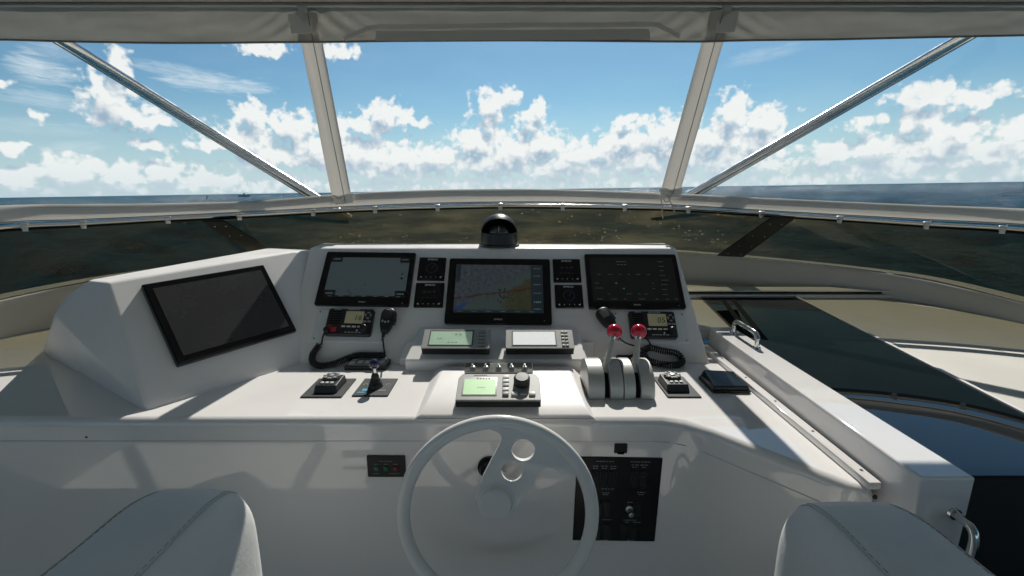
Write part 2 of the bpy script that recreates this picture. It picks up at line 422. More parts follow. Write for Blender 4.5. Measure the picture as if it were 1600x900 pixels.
def water_mat():
    m = bpy.data.materials.new('sea_water'); m.use_nodes = True
    m.node_tree.nodes.clear(); T = NT(m.node_tree)
    out = T.n('ShaderNodeOutputMaterial')
    tc = T.n('ShaderNodeTexCoord'); o = tc.outputs['Object']
    w = T.noise(T.v('MULTIPLY', o, (0.35, 1.2, 1)), 0.020, 5, 0.6)
    c = T.mix(T.mr(w, 0.35, 0.65, 0.0, 1.0), (0.005, 0.046, 0.080, 1), (0.012, 0.082, 0.130, 1))
    h = T.m('MULTIPLY', T.noise(T.v('MULTIPLY', o, (0.7, 1.0, 1)), 0.9, 6.0, 0.68, 0.3), 0.9)
    b = T.n('ShaderNodeBump'); b.inputs['Strength'].default_value = 1.0; b.inputs['Distance'].default_value = 0.8
    T.l(h, b.inputs['Height'])
    df = T.n('ShaderNodeBsdfDiffuse'); T.l(c, df.inputs[0]); T.l(b.outputs[0], df.inputs[2])
    b2 = T.n('ShaderNodeBump'); b2.inputs['Strength'].default_value = 1.0; b2.inputs['Distance'].default_value = 1.7
    T.l(T.m('MULTIPLY', T.noise(T.v('MULTIPLY', o, (0.8, 1.0, 1)), 1.3, 5.0, 0.72, 0.3), 0.8), b2.inputs['Height'])
    gl = T.n('ShaderNodeBsdfGlossy'); gl.inputs['Roughness'].default_value = 0.14; T.l(b2.outputs[0], gl.inputs['Normal'])
    fr = T.n('ShaderNodeFresnel'); fr.inputs[0].default_value = 1.333; T.l(b.outputs[0], fr.inputs['Normal'])
    # a rough sea never mirrors fully at grazing angles: the wave faces that show lean toward the eye
    f = T.m('MINIMUM', T.m('MULTIPLY', fr.outputs[0], 0.5), 0.13)
    mx = T.n('ShaderNodeMixShader'); T.l(f, mx.inputs[0]); T.l(df.outputs[0], mx.inputs[1]); T.l(gl.outputs[0], mx.inputs[2])
    T.l(mx.outputs[0], out.inputs[0])
    return m
WATER = water_mat()

# ------------------------------------------------------------------ mesh helpers
def link(name, data, parent=None):
    o = bpy.data.objects.new(name, data)
    COL.objects.link(o)
    if parent is not None: o.parent = parent
    return o

def tag(o, label=None, cat=None, group=None, kind=None):
    if label: o['label'] = label
    if cat: o['category'] = cat
    if group: o['group'] = group
    if kind: o['kind'] = kind
    return o

def worldm(o):
    return (worldm(o.parent) @ o.matrix_basis) if o.parent else o.matrix_basis

def thing(name, label, cat, M=None, group=None):
    o = bpy.data.objects.new(name, None); COL.objects.link(o)
    o.empty_display_size = 0.05
    if M is not None:
        o.matrix_basis = M if isinstance(M, Matrix) else Matrix.Translation(Vector(M))
    return tag(o, label, cat, group)

def obj(name, bm, m, parent=None, world=False, angle=35, bev=None, seg=3, smooth=True, recalc=True, label=None):
    if world and parent is not None:
        bmesh.ops.transform(bm, matrix=worldm(parent).inverted(), verts=bm.verts)
    if recalc: bmesh.ops.recalc_face_normals(bm, faces=bm.faces)
    me = bpy.data.meshes.new(name)
    bm.to_mesh(me); bm.free()
    if smooth:
        for p in me.polygons: p.use_smooth = True
        me.set_sharp_from_angle(angle=radians(angle))
    me.materials.append(m)
    o = link(name, me, parent)
    if bev:
        md = o.modifiers.new('bevel', 'BEVEL'); md.width = bev; md.segments = seg
        md.limit_method = 'ANGLE'; md.angle_limit = radians(30); md.harden_normals = True
    if label: o['label'] = label
    if name in SMALL: o['kind'] = 'stuff'
    return o

SMALL = {'print', 'screen_marks', 'radar_marks', 'lcd_print', 'lcd_header', 'key_print', 'maker_print', 'stitching', 'speaker_grille', 'soft_keys', 'cursor_pad', 'microphone_grille', 'keypad', 'readout', 'slider_dots', 'data_column', 'maker_lettering', 'channel_digits'}
def BM(): return bmesh.new()

def add(bm, other, M=None):
    if M is not None: bmesh.ops.transform(other, matrix=M, verts=other.verts)
    me = bpy.data.meshes.new('tmp'); other.to_mesh(me); other.free()
    bm.from_mesh(me); bpy.data.meshes.remove(me)
    return bm

def box(bm, c, s, M=None, r=0.0, seg=2):
    t = bmesh.new(); bmesh.ops.create_cube(t, size=1.0)
    bmesh.ops.scale(t, vec=Vector(s), verts=t.verts)
    if r: bmesh.ops.bevel(t, geom=t.edges[:], offset=r, segments=seg, profile=0.5, affect='EDGES')
    bmesh.ops.translate(t, vec=Vector(c), verts=t.verts)
    return add(bm, t, M)

def cyl(bm, p0, p1, r0, r1=None, n=20, cap=True):
    p0, p1 = Vector(p0), Vector(p1); r1 = r0 if r1 is None else r1
    t = bmesh.new()
    bmesh.ops.create_cone(t, cap_ends=cap, segments=n, radius1=r0, radius2=r1, depth=(p1 - p0).length)
    q = (p1 - p0).to_track_quat('Z', 'Y').to_matrix().to_4x4()
    return add(bm, t, Matrix.Translation((p0 + p1) / 2) @ q)

def sph(bm, c, r, s=(1, 1, 1), n=24):
    t = bmesh.new(); bmesh.ops.create_uvsphere(t, u_segments=n, v_segments=n // 2, radius=r)
    bmesh.ops.scale(t, vec=Vector(s), verts=t.verts)
    bmesh.ops.translate(t, vec=Vector(c), verts=t.verts)
    return add(bm, t)

def lathe(bm, prof, M=None, n=32):
    t = bmesh.new(); rings = []
    for (r, z) in prof:
        rings.append([t.verts.new((max(r, 1e-5) * cos(2 * pi * k / n), max(r, 1e-5) * sin(2 * pi * k / n), z)) for k in range(n)])
    for a, b in zip(rings, rings[1:]):
        for k in range(n):
            t.faces.new((a[k], a[(k + 1) % n], b[(k + 1) % n], b[k]))
    t.faces.new(rings[0][::-1]); t.faces.new(rings[-1])
    return add(bm, t, M)

def prism(bm, pts, z0, z1, M=None):
    """polygon pts (x, y) drawn out from z0 to z1"""
    t = bmesh.new()
    a = [t.verts.new((x, y, z0)) for x, y in pts]; b = [t.verts.new((x, y, z1)) for x, y in pts]
    n = len(pts)
    t.faces.new(a[::-1]); t.faces.new(b)
    for k in range(n): t.faces.new((a[k], a[(k + 1) % n], b[(k + 1) % n], b[k]))
    return add(bm, t, M)

def hull(bm, pts):
    t = bmesh.new()
    for p in pts: t.verts.new(p)
    r = bmesh.ops.convex_hull(t, input=t.verts)
    bmesh.ops.delete(t, geom=[v for v in t.verts if not v.link_faces], context='VERTS')
    bmesh.ops.dissolve_limit(t, angle_limit=radians(2), verts=t.verts, edges=t.edges)
    return add(bm, t)

def catmull(pts, n=8):
    P = [Vector(p) for p in pts]; P = [2 * P[0] - P[1]] + P + [2 * P[-1] - P[-2]]
    out = []
    for i in range(1, len(P) - 2):
        for k in range(n):
            t = k / n
            a, b, c, d = P[i - 1:i + 3]
            out.append(0.5 * ((2 * b) + (c - a) * t + (2 * a - 5 * b + 4 * c - d) * t * t + (3 * b - a - 3 * c + d) * t ** 3))
    out.append(P[-2].copy())
    return out

def frames(path, closed=False):
    T = []; n = len(path)
    for i in range(n):
        a = path[(i - 1) % n] if (closed or i > 0) else path[i]
        b = path[(i + 1) % n] if (closed or i < n - 1) else path[i]
        T.append((b - a).normalized())
    ref = Vector((0, 0, 1)) if abs(T[0].z) < 0.9 else Vector((1, 0, 0))
    u = (ref - T[0] * ref.dot(T[0])).normalized(); U = []
    for t in T:
        u = (u - t * u.dot(t)).normalized(); U.append(u)
    return T, U

def sweep(bm, path, sec, closed=False, up=None, scale=None):
    """sec: list of (a, b): a along side axis, b along up axis"""
    path = [Vector(p) for p in path]
    T, U = frames(path, closed)
    t = bmesh.new(); rings = []
    for i, p in enumerate(path):
        u = U[i]
        if up is not None:
            u = (Vector(up) - T[i] * Vector(up).dot(T[i])).normalized()
        s = T[i].cross(u)
        k = scale[i] if scale else 1.0
        rings.append([t.verts.new(p + s * a * k + u * b * k) for a, b in sec])
    m = len(sec); n = len(rings)
    for i in range(n if closed else n - 1):
        A, B = rings[i], rings[(i + 1) % n]
        for k in range(m): t.faces.new((A[k], A[(k + 1) % m], B[(k + 1) % m], B[k]))
    if not closed: t.faces.new(rings[0][::-1]); t.faces.new(rings[-1])
    return add(bm, t)

def circ(r, n=10, ry=None):
    ry = r if ry is None else ry
    return [(r * cos(2 * pi * k / n), ry * sin(2 * pi * k / n)) for k in range(n)]

def tube(bm, path, r, n=10, closed=False, scale=None):
    return sweep(bm, path, circ(r, n), closed, scale=scale)

def basis(o, x, y, z):
    return Matrix(((x[0], y[0], z[0], o[0]), (x[1], y[1], z[1], o[1]), (x[2], y[2], z[2], o[2]), (0, 0, 0, 1)))

def frame_px(TL, TR, BR, BL, plane, lift=0.0):
    """a rectangle on a plane of the console, from where its corners are seen: frame, width, height"""
    a, b, c, d = [on(*q, plane) for q in (TL, TR, BR, BL)]
    n = plane[1].normalized()
    x = ((b - a) + (c - d)).normalized(); x = (x - n * x.dot(n)).normalized(); y = n.cross(x)
    w = ((b - a).length + (c - d).length) / 2
    h = abs(((a - d) + (b - c)).dot(y)) / 2
    o = (a + b + c + d) / 4 + n * lift
    return basis(o, x, y, n), w, h

def curve_mesh(splines, depth, bevel=0.0, res=8):
    cu = bpy.data.curves.new('tmp', 'CURVE'); cu.dimensions = '2D'; cu.fill_mode = 'BOTH'
    cu.extrude = depth / 2; cu.bevel_depth = bevel; cu.bevel_resolution = 2
    for pts in splines:
        s = cu.splines.new('POLY'); s.points.add(len(pts) - 1)
        for q, (x, y) in zip(s.points, pts): q.co = (x, y, 0, 1)
        s.use_cyclic_u = True
    o = bpy.data.objects.new('tmp', cu)
    me = bpy.data.meshes.new_from_object(o)
    bm = bmesh.new(); bm.from_mesh(me)
    bpy.data.objects.remove(o); bpy.data.curves.remove(cu); bpy.data.meshes.remove(me)
    bmesh.ops.remove_doubles(bm, verts=bm.verts, dist=1e-5)
    return bm

def text_bm(s, size, x=0, y=0, z=0, depth=0.0003, align='CENTER', shear=0.0):
    cu = bpy.data.curves.new('tmp', 'FONT'); cu.body = s; cu.size = size; cu.extrude = depth
    cu.align_x = align; cu.align_y = 'CENTER'; cu.resolution_u = 3; cu.shear = shear
    o = bpy.data.objects.new('tmp', cu)
    me = bpy.data.meshes.new_from_object(o)
    bm = bmesh.new(); bm.from_mesh(me)
    bpy.data.objects.remove(o); bpy.data.curves.remove(cu); bpy.data.meshes.remove(me)
    bmesh.ops.translate(bm, vec=Vector((x, y, z)), verts=bm.verts)
    return bm

def dashes(bm, x, y, w, h, z, n=4, rnd=random):
    """worn print too small to read: short marks in a row"""
    x0 = x - w / 2; step = w / n
    for k in range(n):
        ww = step * rnd.uniform(0.55, 0.85)
        box(bm, (x0 + step * (k + 0.5), y, z), (ww, h * rnd.uniform(0.75, 1.0), 0.0006))
    return bm

def screw(name, p, n, r, m, parent, world=False):
    bm = BM(); p = Vector(p); n = Vector(n).normalized()
    cyl(bm, p - n * 0.001, p + n * 0.002, r, r * 0.8, 10)
    return obj(name, bm, m, parent, world=world)

# ------------------------------------------------------------------ planes of the helm
DESK = -0.70
P_DESK = (Vector((0, 0, DESK)), Vector((0, 0, 1)))
SL = radians(49)
P0 = Vector((0, 1.762, DESK)); PU = Vector((0, cos(SL), sin(SL))); PN = Vector((0, -sin(SL), cos(SL)))
P_PANEL = (P0, PN)
FACE_Y = 1.300
P_FACE = (Vector((0, FACE_Y, 0)), Vector((0, -1, 0)))
FLOOR = -1.65
DECK = -0.63
LIP_Y = 1.30
def panel_pt(x, s): return Vector((x, 0, 0)) + P0 + PU * s

# ------------------------------------------------------------------ sea
SEA_Z = -6.3
def sea_pt(px, py=None, dist=None):
    d = ray(px, py); up = Vector((-HEEL, 0, 1)).normalized()
    return d * (SEA_Z / d.dot(up))
import numpy as np
def sea_mesh():
    """one sheet out to the horizon, with real waves as far as they can be told apart"""
    R = 40000.0
    rr = list(np.geomspace(5.0, 900.0, 560)) + list(np.geomspace(1000.0, R, 16))
    th = np.concatenate([np.linspace(-68, 68, 560), np.linspace(72, 288, 40)]) * pi / 180
    rr = np.array(rr); Rg, Tg = np.meshgrid(rr, th, indexing='ij')
    X = Rg * np.sin(Tg); Y = Rg * np.cos(Tg); Zh = np.zeros_like(X)
    rs = np.random.RandomState(4)
    step = np.maximum(np.gradient(rr)[:, None], Rg * (136 / 560) * pi / 180)
    for k in range(70):
        lam = 1.6 * (22.0 / 1.6) ** rs.rand(); ang = radians(200) + rs.randn() * 0.75
        amp = 0.0105 * lam ** 0.92; ph = rs.rand() * 6.28
        fade = np.clip(lam / (step * 2.6) - 0.6, 0, 1)
        q = (X * sin(ang) + Y * cos(ang)) * 2 * pi / lam + ph
        Zh += amp * (1 - 2 * np.abs(np.sin(q / 2)) ** 1.2 * 0.9) * fade if k % 2 else amp * np.sin(q) * fade
    n0, n1 = X.shape
    co = np.stack([X, Y, Zh], -1).reshape(-1, 3)
    co = np.vstack([co, [[0, 0, 0]]])
    i, j = np.meshgrid(np.arange(n0 - 1), np.arange(n1), indexing='ij')
    j2 = (j + 1) % n1
    quads = np.stack([i * n1 + j, i * n1 + j2, (i + 1) * n1 + j2, (i + 1) * n1 + j], -1).reshape(-1, 4)
    jj = np.arange(n1); tri = np.stack([np.full(n1, n0 * n1), (jj + 1) % n1, jj], -1)
    me = bpy.data.meshes.new('water')
    me.vertices.add(len(co)); me.vertices.foreach_set('co', co.astype('f').ravel())
    nl = quads.size + tri.size
    me.loops.add(nl); me.loops.foreach_set('vertex_index', np.concatenate([quads[:, ::-1].ravel(), tri[:, ::-1].ravel()]).astype('i'))
    me.polygons.add(len(quads) + len(tri))
    st = np.concatenate([np.arange(len(quads)) * 4, quads.size + np.arange(len(tri)) * 3]).astype('i')
    me.polygons.foreach_set('loop_start', st)
    me.update(calc_edges=True); me.validate()
    for p in me.polygons: p.use_smooth = True
    if me.polygons[10].normal.z < 0: me.flip_normals()
    me.materials.append(WATER)
    return me
sea = link('water', sea_mesh()); tag(sea, kind='structure')
sea.location = (0, 0, SEA_Z); sea.rotation_euler = (0, -HEEL, 0)

# far boat and marker on the horizon
def far_boat():
    d = ray(380, 300); az = atan2(d.x, d.y); D = 1250.0
    base = Vector((sin(az) * D, cos(az) * D, SEA_Z + HEEL * sin(az) * D))
    t = thing('fishing_boat', 'tiny distant fishing boat low on the horizon, seen through the left window', 'boat', base)
    b = BM(); prism(b, [(-11, 0), (10, 0), (14, 3.2), (-11.5, 2.4)], -2.2, 2.2, Matrix.Rotation(pi / 2, 4, 'X')); obj('hull', b, BOATD, t)
    b = BM(); box(b, (2, 0, 4.6), (7, 3.6, 3.6), r=0.2); box(b, (2.5, 0, 7.2), (4, 3, 1.8), r=0.2); obj('wheelhouse', b, BOATW, t)
    b = BM(); cyl(b, (0, 0, 5), (0, 0, 13), 0.18, 0.1, 8); cyl(b, (0, 0, 8), (-11, 0, 11), 0.14, 0.1, 8); cyl(b, (0.5, 0, 8), (13, 0, 10), 0.14, 0.1, 8); obj('mast', b, BOATD, t)
far_boat()
def buoy():
    d = ray(323, 303); az = atan2(d.x, d.y); D = 700.0
    base = Vector((sin(az) * D, cos(az) * D, SEA_Z + HEEL * sin(az) * D))
    t = thing('channel_buoy', 'small dark channel buoy on the horizon, left of the distant boat', 'buoy', base)
    b = BM(); lathe(b, [(1.5, -0.3), (1.5, 0.8), (1.1, 1.0), (0.5, 4.0), (0.5, 4.6)], n=14); obj('buoy_body', b, BOATD, t)
    b = BM(); cyl(b, (0, 0, 4.5), (0, 0, 6.0), 0.3, 0.3, 10); obj('top_mark', b, BOATD, t)
buoy()

# ------------------------------------------------------------------ floor, decks, coamings
b = BM(); box(b, (0, -1.35, FLOOR - 0.03), (5.6, 6.0, 0.06)); tag(obj('floor', b, mat('floor_nonskid', (0.62, 0.60, 0.55), 0.5, var=0.08, vscale=2.0, bump=0.3, bscale=220)), kind='structure')

RCAP = [(0.0, 3.42, -0.42), (0.7, 3.38, -0.43), (1.2, 3.24, -0.443), (1.71, 3.01, -0.462), (2.14, 2.76, -0.485), (2.37, 2.53, -0.505), (2.50, 2.13, -0.545), (2.56, 1.6, -0.58), (2.58, 0.6, -0.60), (2.58, -4.2, -0.60)]
LCAP = [(0.0, 3.42, -0.42), (-0.7, 3.38, -0.43), (-1.2, 3.24, -0.443), (-1.71, 3.01, -0.462), (-2.12, 2.74, -0.485), (-2.36, 2.45, -0.505), (-2.50, 2.13, -0.53), (-2.56, 1.6, -0.56), (-2.58, 0.6, -0.58), (-2.58, -4.2, -0.58)]
def coaming(cap, sgn, name_label):  # caps run aft unseen, carried on to block low light off the sea
    pts = catmull(cap, 24)
    t = thing('coaming', name_label, 'coaming', (sgn * 2.4, 2.2, DECK))
    b = BM(); rows = []
    for p in pts:
        inward = Vector((-p.x, 1.2 - p.y if p.y > 1.2 else 0, 0)).normalized()
        base = p + inward * 0.035; bot = DESK - 0.02 if p.y > 1.0 else FLOOR
        out = p - inward * 0.16
        rows.append([Vector((base.x, base.y, bot)), Vector((base.x, base.y, p.z - 0.03)), Vector((base.x, base.y, p.z - 0.03)) + inward * -0.012 + Vector((0, 0, 0.03)),
                     Vector((out.x, out.y, p.z + 0.0)), Vector((out.x - inward.x * 0.1, out.y - inward.y * 0.1, bot - 0.3))])
    V = [[b.verts.new(q) for q in r] for r in rows]
    for A, B_ in zip(V, V[1:]):
        for k in range(4): b.faces.new((A[k], A[k + 1], B_[k + 1], B_[k]))
    obj('coaming_wall', b, CREAMW, t, world=True, angle=50)
    b = BM()
    sweep(b, [p + Vector((0, 0, 0.004)) for p in pts], [(-0.012, -0.006), (0.012, -0.006), (0.010, 0.006), (-0.010, 0.006)], up=(0, 0, 1))
    obj('cap_bead', b, GEL2, t, world=True)
    return pts
rc = coaming(RCAP, 1, 'cream curved coaming wall beyond the black hatch, on the right')
lc = coaming(LCAP, -1, 'cream curved coaming wall left of the angled console wing')

# raised deck right of the console, with the dark hatch on it; lower deck left
dk = thing('side_deck', 'cream side deck round the black sliding hatch', 'deck', (1.8, 2.0, DECK))
b = BM(); prism(b, [(1.007, 0.925), (2.55, 0.925), (2.53, 1.7), (2.46, 2.15), (2.33, 2.53), (2.1, 2.75), (1.7, 2.98), (1.15, 3.2), (0.6, 3.3), (0.6, 2.05), (0.86, 2.02), (1.007, 2.0)], DECK - 0.05, DECK)
tag(dk, 'cream nonskid side deck surrounding the black hatch, right of the console', 'deck')
obj('deck_surface', b, CREAM, dk, world=True)
b = BM(); prism(b, [(-2.6, LIP_Y + 0.02), (-1.0, LIP_Y + 0.02), (-0.9, 2.2), (0.6, 2.2), (0.6, 3.3), (-1.15, 3.2), (-1.7, 2.98), (-2.1, 2.72), (-2.33, 2.45), (-2.47, 2.15), (-2.55, 1.6)], DESK - 0.055, DESK - 0.004)
ld = obj('side_deck', b, CREAM); tag(ld, 'cream side deck left of the console wing, in front of the coaming', 'deck')

# sliding hatch: black acrylic
def hatch():
    zt = DECK + 0.012
    Bp, Cp = Z(1240, 463, zt), Z(1600, 648, zt)
    e = Bp + (Cp - Bp) * ((Bp.y - 0.905) / (Bp.y - Cp.y))
    Ap = Z(1095, 463, zt)
    poly = [(1.010, 0.896), (e.x, 0.896), (Bp.x, Bp.y), (Ap.x, Ap.y), (1.010, 1.98)]
    t = thing('hatch_cover', 'large glossy black acrylic hatch cover beside the white beam', 'hatch', (1.3, 1.6, DECK))
    b = BM(); prism(b, poly, DECK + 0.002, zt); obj('hatch_panel', b, HATCH, t, world=True)
    b = BM(); d = (Bp - e); d.z = 0
    sweep(b, [Vector((e.x + 0.008, e.y, zt)), Vector((Bp.x + 0.008, Bp.y + 0.006, zt)), Vector((Ap.x, Ap.y + 0.008, zt))], [(-0.006, -0.011), (0.006, -0.011), (0.006, 0.005), (-0.006, 0.005)], up=(0, 0, 1))
    obj('hatch_rim', b, GEL2, t, world=True, angle=20)
    b = BM()
    for q0, q1 in (((1130, 468), (1175, 530)), ((1146, 468), (1195, 530))):
        a_, b_ = Z(*q0, zt + 0.001), Z(*q1, zt + 0.001)
        sweep(b, [a_, b_], [(-0.012, -0.0005), (0.012, -0.0005), (0.012, 0.0008), (-0.012, 0.0008)], up=(0, 0, 1))
    obj('hatch_seam', b, BLACKM, t, world=True)
hatch()
# track behind the hatch
def track():
    t = thing('hatch_track', 'long white slotted track across the deck behind the black hatch', 'track', (1.8, 2.68, DECK))
    x0, x1 = 0.82, 2.30
    b = BM(); box(b, ((x0 + x1) / 2, 2.685, -0.589), (x1 - x0, 0.11, 0.008), r=0.002); obj('track_rail', b, GEL2, t, world=True)
    b = BM(); box(b, ((x0 + x1) / 2, 2.70, -0.601), (x1 - x0, 0.08, 0.016)); obj('track_slot', b, BLACKM, t, world=True)
    b = BM(); box(b, ((x0 + x1) / 2, 2.682, -0.6195), (x1 - x0, 0.116, 0.020), r=0.002); obj('track_lip', b, GEL2, t, world=True)
    b = BM(); box(b, (x1 + 0.014, 2.68, -0.608), (0.026, 0.13, 0.046), r=0.003); obj('end_block', b, GEL, t, world=True)
track()
# dark companionway below the hatch
b = BM(); box(b, (1.78, 0.911, (DECK + FLOOR) / 2), (1.54, 0.018, DECK - FLOOR - 0.002))
tag(obj('companionway_door', b, mat('companionway_black', (0.010, 0.009, 0.008), 0.6)), 'black companionway door under the front edge of the hatch', 'door')
b = BM(); box(b, (1.85, 0.2, FLOOR + 0.006), (1.3, 1.3, 0.012), r=0.003)
tag(obj('floor_mat', b, mat('black_mat', (0.012, 0.011, 0.010), 0.9)), 'black mat on the floor at the foot of the companionway', 'mat')

# ------------------------------------------------------------------ the console
con = thing('helm_console', 'white gelcoat helm console with sloping instrument panel and flat desk', 'console', (0, FACE_Y, FLOOR))
dA = Z(1050, 652, DESK); dB = Z(1343, 762, DESK)
desk_poly = [(-2.62, LIP_Y), (-0.5, LIP_Y), (0.47, LIP_Y - 0.002), (0.53, LIP_Y - 0.022), (0.59, LIP_Y - 0.075), (dB.x - 0.01, dB.y), (0.876, 0.955), (0.876, 2.05), (0.80, 2.3), (-1.0, 2.3), (-1.3, 2.0), (-2.3, 1.95), (-2.62, 1.9)]
b = BM(); prism(b, desk_poly[:-2] + [(-1.3, 1.9), (-2.62, 1.9)] if False else desk_poly, FLOOR + 0.001, DESK)
obj('console_body', b, GEL, con, world=True, bev=0.026, seg=7)
# fine joint below the rolled edge of the desk
jp = [(-2.55, LIP_Y), (-1.2, LIP_Y), (0.0, LIP_Y), (0.44, LIP_Y - 0.001), (0.50, LIP_Y - 0.010), (0.545, LIP_Y - 0.031), (0.60, LIP_Y - 0.086)]
jz = atY(700, 689, LIP_Y).z
b = BM(); tube(b, [Vector((x, y - 0.0006, jz)) for x, y in jp] + [Vector((dB.x - 0.014, dB.y + 0.002, jz))], 0.0008, 6)
obj('joint', b, mat('joint_shadow_line', (0.42, 0.42, 0.41), 0.5), con, world=True)
# instrument panel body
H = 0.572
x0, x1 = -0.955, 0.800
top = panel_pt(0, H)
prof = [(P0.y, DESK - 0.02), (P0.y, DESK), (top.y, top.z), (top.y + 0.16, top.z + 0.004), (top.y + 0.26, DESK - 0.02)]
b = BM(); t_ = bmesh.new()
vs = []
for (xa, xb, k) in ((x0 - 0.02, x0, 0), (x1, x1, 1)): pass
L = [t_.verts.new((x0 + (0.0 if z < top.z - 0.1 else 0.0), y, z)) for y, z in prof]
Rr = [t_.verts.new(((0.815 if z < top.z - 0.1 else 0.775), y, z)) for y, z in prof]
t_.faces.new(L); t_.faces.new(Rr[::-1])
for k in range(5): t_.faces.new((L[k], L[(k + 1) % 5], Rr[(k + 1) % 5], Rr[k]))
add(b, t_)
obj('instrument_panel', b, GEL2, con, world=True, bev=0.017, seg=5)
# wing with the big monitor
p1 = Z(232, 641, DESK); p2 = Z(482, 564, DESK)
p3 = ray(165, 440).normalized() * (ray(165, 440).length * 0.00222)
wn_a = (p2 - p1); wn_b = (p3 - p1)
WN = wn_a.cross(wn_b).normalized()
if WN.dot(Vector((0, -1, 0))) < 0: WN = -WN
P_WING = (p1, WN)
p4 = on(456, 392, P_WING)
down = Vector((0, 0, -0.03))
lf = Z(66, 547, DESK); lf2 = ray(84, 492) * 0.00225; lf3 = ray(104, 462) * 0.00232
back = Vector((-WN.x, -WN.y, 0)).normalized()
p5 = on(520, 392, P_WING)
pts = [p1, p2, p3, p4, p1 + down, p2 + down, p3 + back * 0.09 + Vector((-0.03, 0, -0.004)), p4 + back * 0.20, p3 + back * 0.42 + down * 10,
       lf, lf + down, lf + Vector((0.1, 0.25, -0.03)), lf2, lf3, p4 + Vector((0.02, 0.30, -0.2)), Vector((-0.95, 2.30, DESK - 0.03)), Vector((-1.5, 2.42, DESK - 0.03)), p5 + Vector((0, 0.02, 0)), p2 + Vector((0.1, 0.12, 0))]
b = BM(); hull(b, pts)
obj('console_wing', b, GEL2, con, world=True, bev=0.034, seg=7)

# trim strip with screws at the right edge of the desk, on a low kick
b = BM(); box(b, (0.864, (0.957 + 1.95) / 2, DESK + 0.010), (0.030, 0.99, 0.020), r=0.003); obj('edge_strip', b, GEL, con, world=True)
for (px, py) in ((1132, 560), (1169, 590), (1214, 627), (1270, 674), (1345, 735)):
    p = Z(px, py, DESK + 0.0195); p.x = 0.866
    screw('screw', p, (0, 0, 1), 0.0045, DGREY, con, world=True)
p = atY(135, 683, LIP_Y); screw('screw', p, (0, -1, 0), 0.004, DGREY, con, world=True)
p = atY(1363, 777, 0.953); screw('screw', Vector((0.864, 0.9535, p.z)), (0, -1, 0), 0.006, BLACK, con, world=True)
b = BM(); p = atY(1363, 777, 0.953)
# instrument shelf: two-step raised plinths on the desk
b = BM()
zf, zb = -0.657, -0.574; yf = on(770, 563, (Vector((0, 0, zf)), Vector((0, 0, 1)))).y; yb = 1.872
xl0, xr0 = Z(634, 560, zf).x, Z(917, 560, zf).x
xl1, xr1 = Z(662, 513, zb).x - 0.02, Z(895, 513, zb).x + 0.02
hull(b, [(xl0, yf, zf), (xr0, yf, zf), (xl0, yf + 0.003, DESK - 0.01), (xr0, yf + 0.003, DESK - 0.01), (xl1, yb, zb), (xr1, yb, zb), (xl0, 1.95, DESK - 0.01), (xr0, 1.95, DESK - 0.01)])
obj('display_plinth', b, GEL2, con, world=True, bev=0.008, seg=4)
b = BM()
zt = -0.672
q0, q1 = Z(624, 561, zt), Z(928, 561, zt); r0, r1 = Z(650, 527, zt + 0.045), Z(913, 527, zt + 0.045)
hull(b, [(q0.x, q0.y, zt), (q1.x, q1.y, zt), (q0.x - 0.004, q0.y + 0.002, DESK - 0.01), (q1.x + 0.004, q1.y + 0.002, DESK - 0.01), (r0.x - 0.02, 1.80, zt + 0.055), (r1.x + 0.02, 1.80, zt + 0.055), (q0.x, 1.9, DESK), (q1.x, 1.9, DESK)])
obj('lower_plinth', b, GEL2, con, world=True, bev=0.006, seg=4)
b = BM()
zt = -0.668
q = [Z(688, 583, zt), Z(893, 583, zt), Z(908, 640, zt), Z(655, 642, zt)]
hull(b, [(q[0].x, 1.66, zt), (q[1].x, 1.66, zt), (q[1].x + 0.012, 1.37, zt - 0.003), (q[0].x - 0.012, 1.37, zt - 0.003), (q[1].x + 0.03, LIP_Y + 0.012, DESK + 0.005), (q[0].x - 0.03, LIP_Y + 0.012, DESK + 0.005),
         (q[0].x - 0.05, 1.70, DESK - 0.01), (q[1].x + 0.05, 1.70, DESK - 0.01), (q[1].x + 0.045, LIP_Y + 0.004, DESK - 0.01), (q[0].x - 0.045, LIP_Y + 0.004, DESK - 0.01)])
obj('pilot_plinth', b, GEL2, con, world=True, bev=0.02, seg=5)
for (px, py) in ((1068, 0), ): pass

# the white sliding beam at the right of the console
bt = thing('hatch_beam', 'long white beam beside the desk with a chrome grab handle on top', 'beam', (0.945, 0.9, FLOOR))
b = BM(); hull(b, [(0.886, 0.876, -0.61), (1.006, 0.876, -0.61), (0.898, 1.985, -0.61), (1.004, 1.985, -0.61),
                   (0.892, 0.879, -0.70), (1.006, 0.879, FLOOR + 0.01), (0.892, 0.879, FLOOR + 0.01), (0.898, 1.985, FLOOR + 0.01), (1.004, 1.985, FLOOR + 0.01)])
obj('beam_body', b, GEL, bt, world=True, bev=0.006, seg=4)
def grab(parent, pts, r, feet, nrm):
    b = BM(); tube(b, catmull(pts, 8), r, 14)
    g = obj('grab_handle', b, CHROME, parent, world=True)
    for f in feet:
        b = BM(); n = Vector(nrm); cyl(b, Vector(f) - n * 0.001, Vector(f) + n * 0.005, r * 1.7, r * 1.5, 20); obj('handle_foot', b, CHROME, g, world=True)
hx = 0.962
grab(bt, [(hx, 1.70, -0.612), (hx, 1.70, -0.590), (hx, 1.70, -0.572), (hx, 1.712, -0.556), (hx, 1.735, -0.551), (hx, 1.80, -0.551), (hx, 1.857, -0.551), (hx, 1.878, -0.556), (hx, 1.89, -0.572), (hx, 1.89, -0.590), (hx, 1.89, -0.612)], 0.0095,
     [(hx, 1.70, -0.61), (hx, 1.89, -0.61)], (0, 0, 1))
hz = [atY(1500, 826, 0.83).z, -0.86]; hx = 0.975
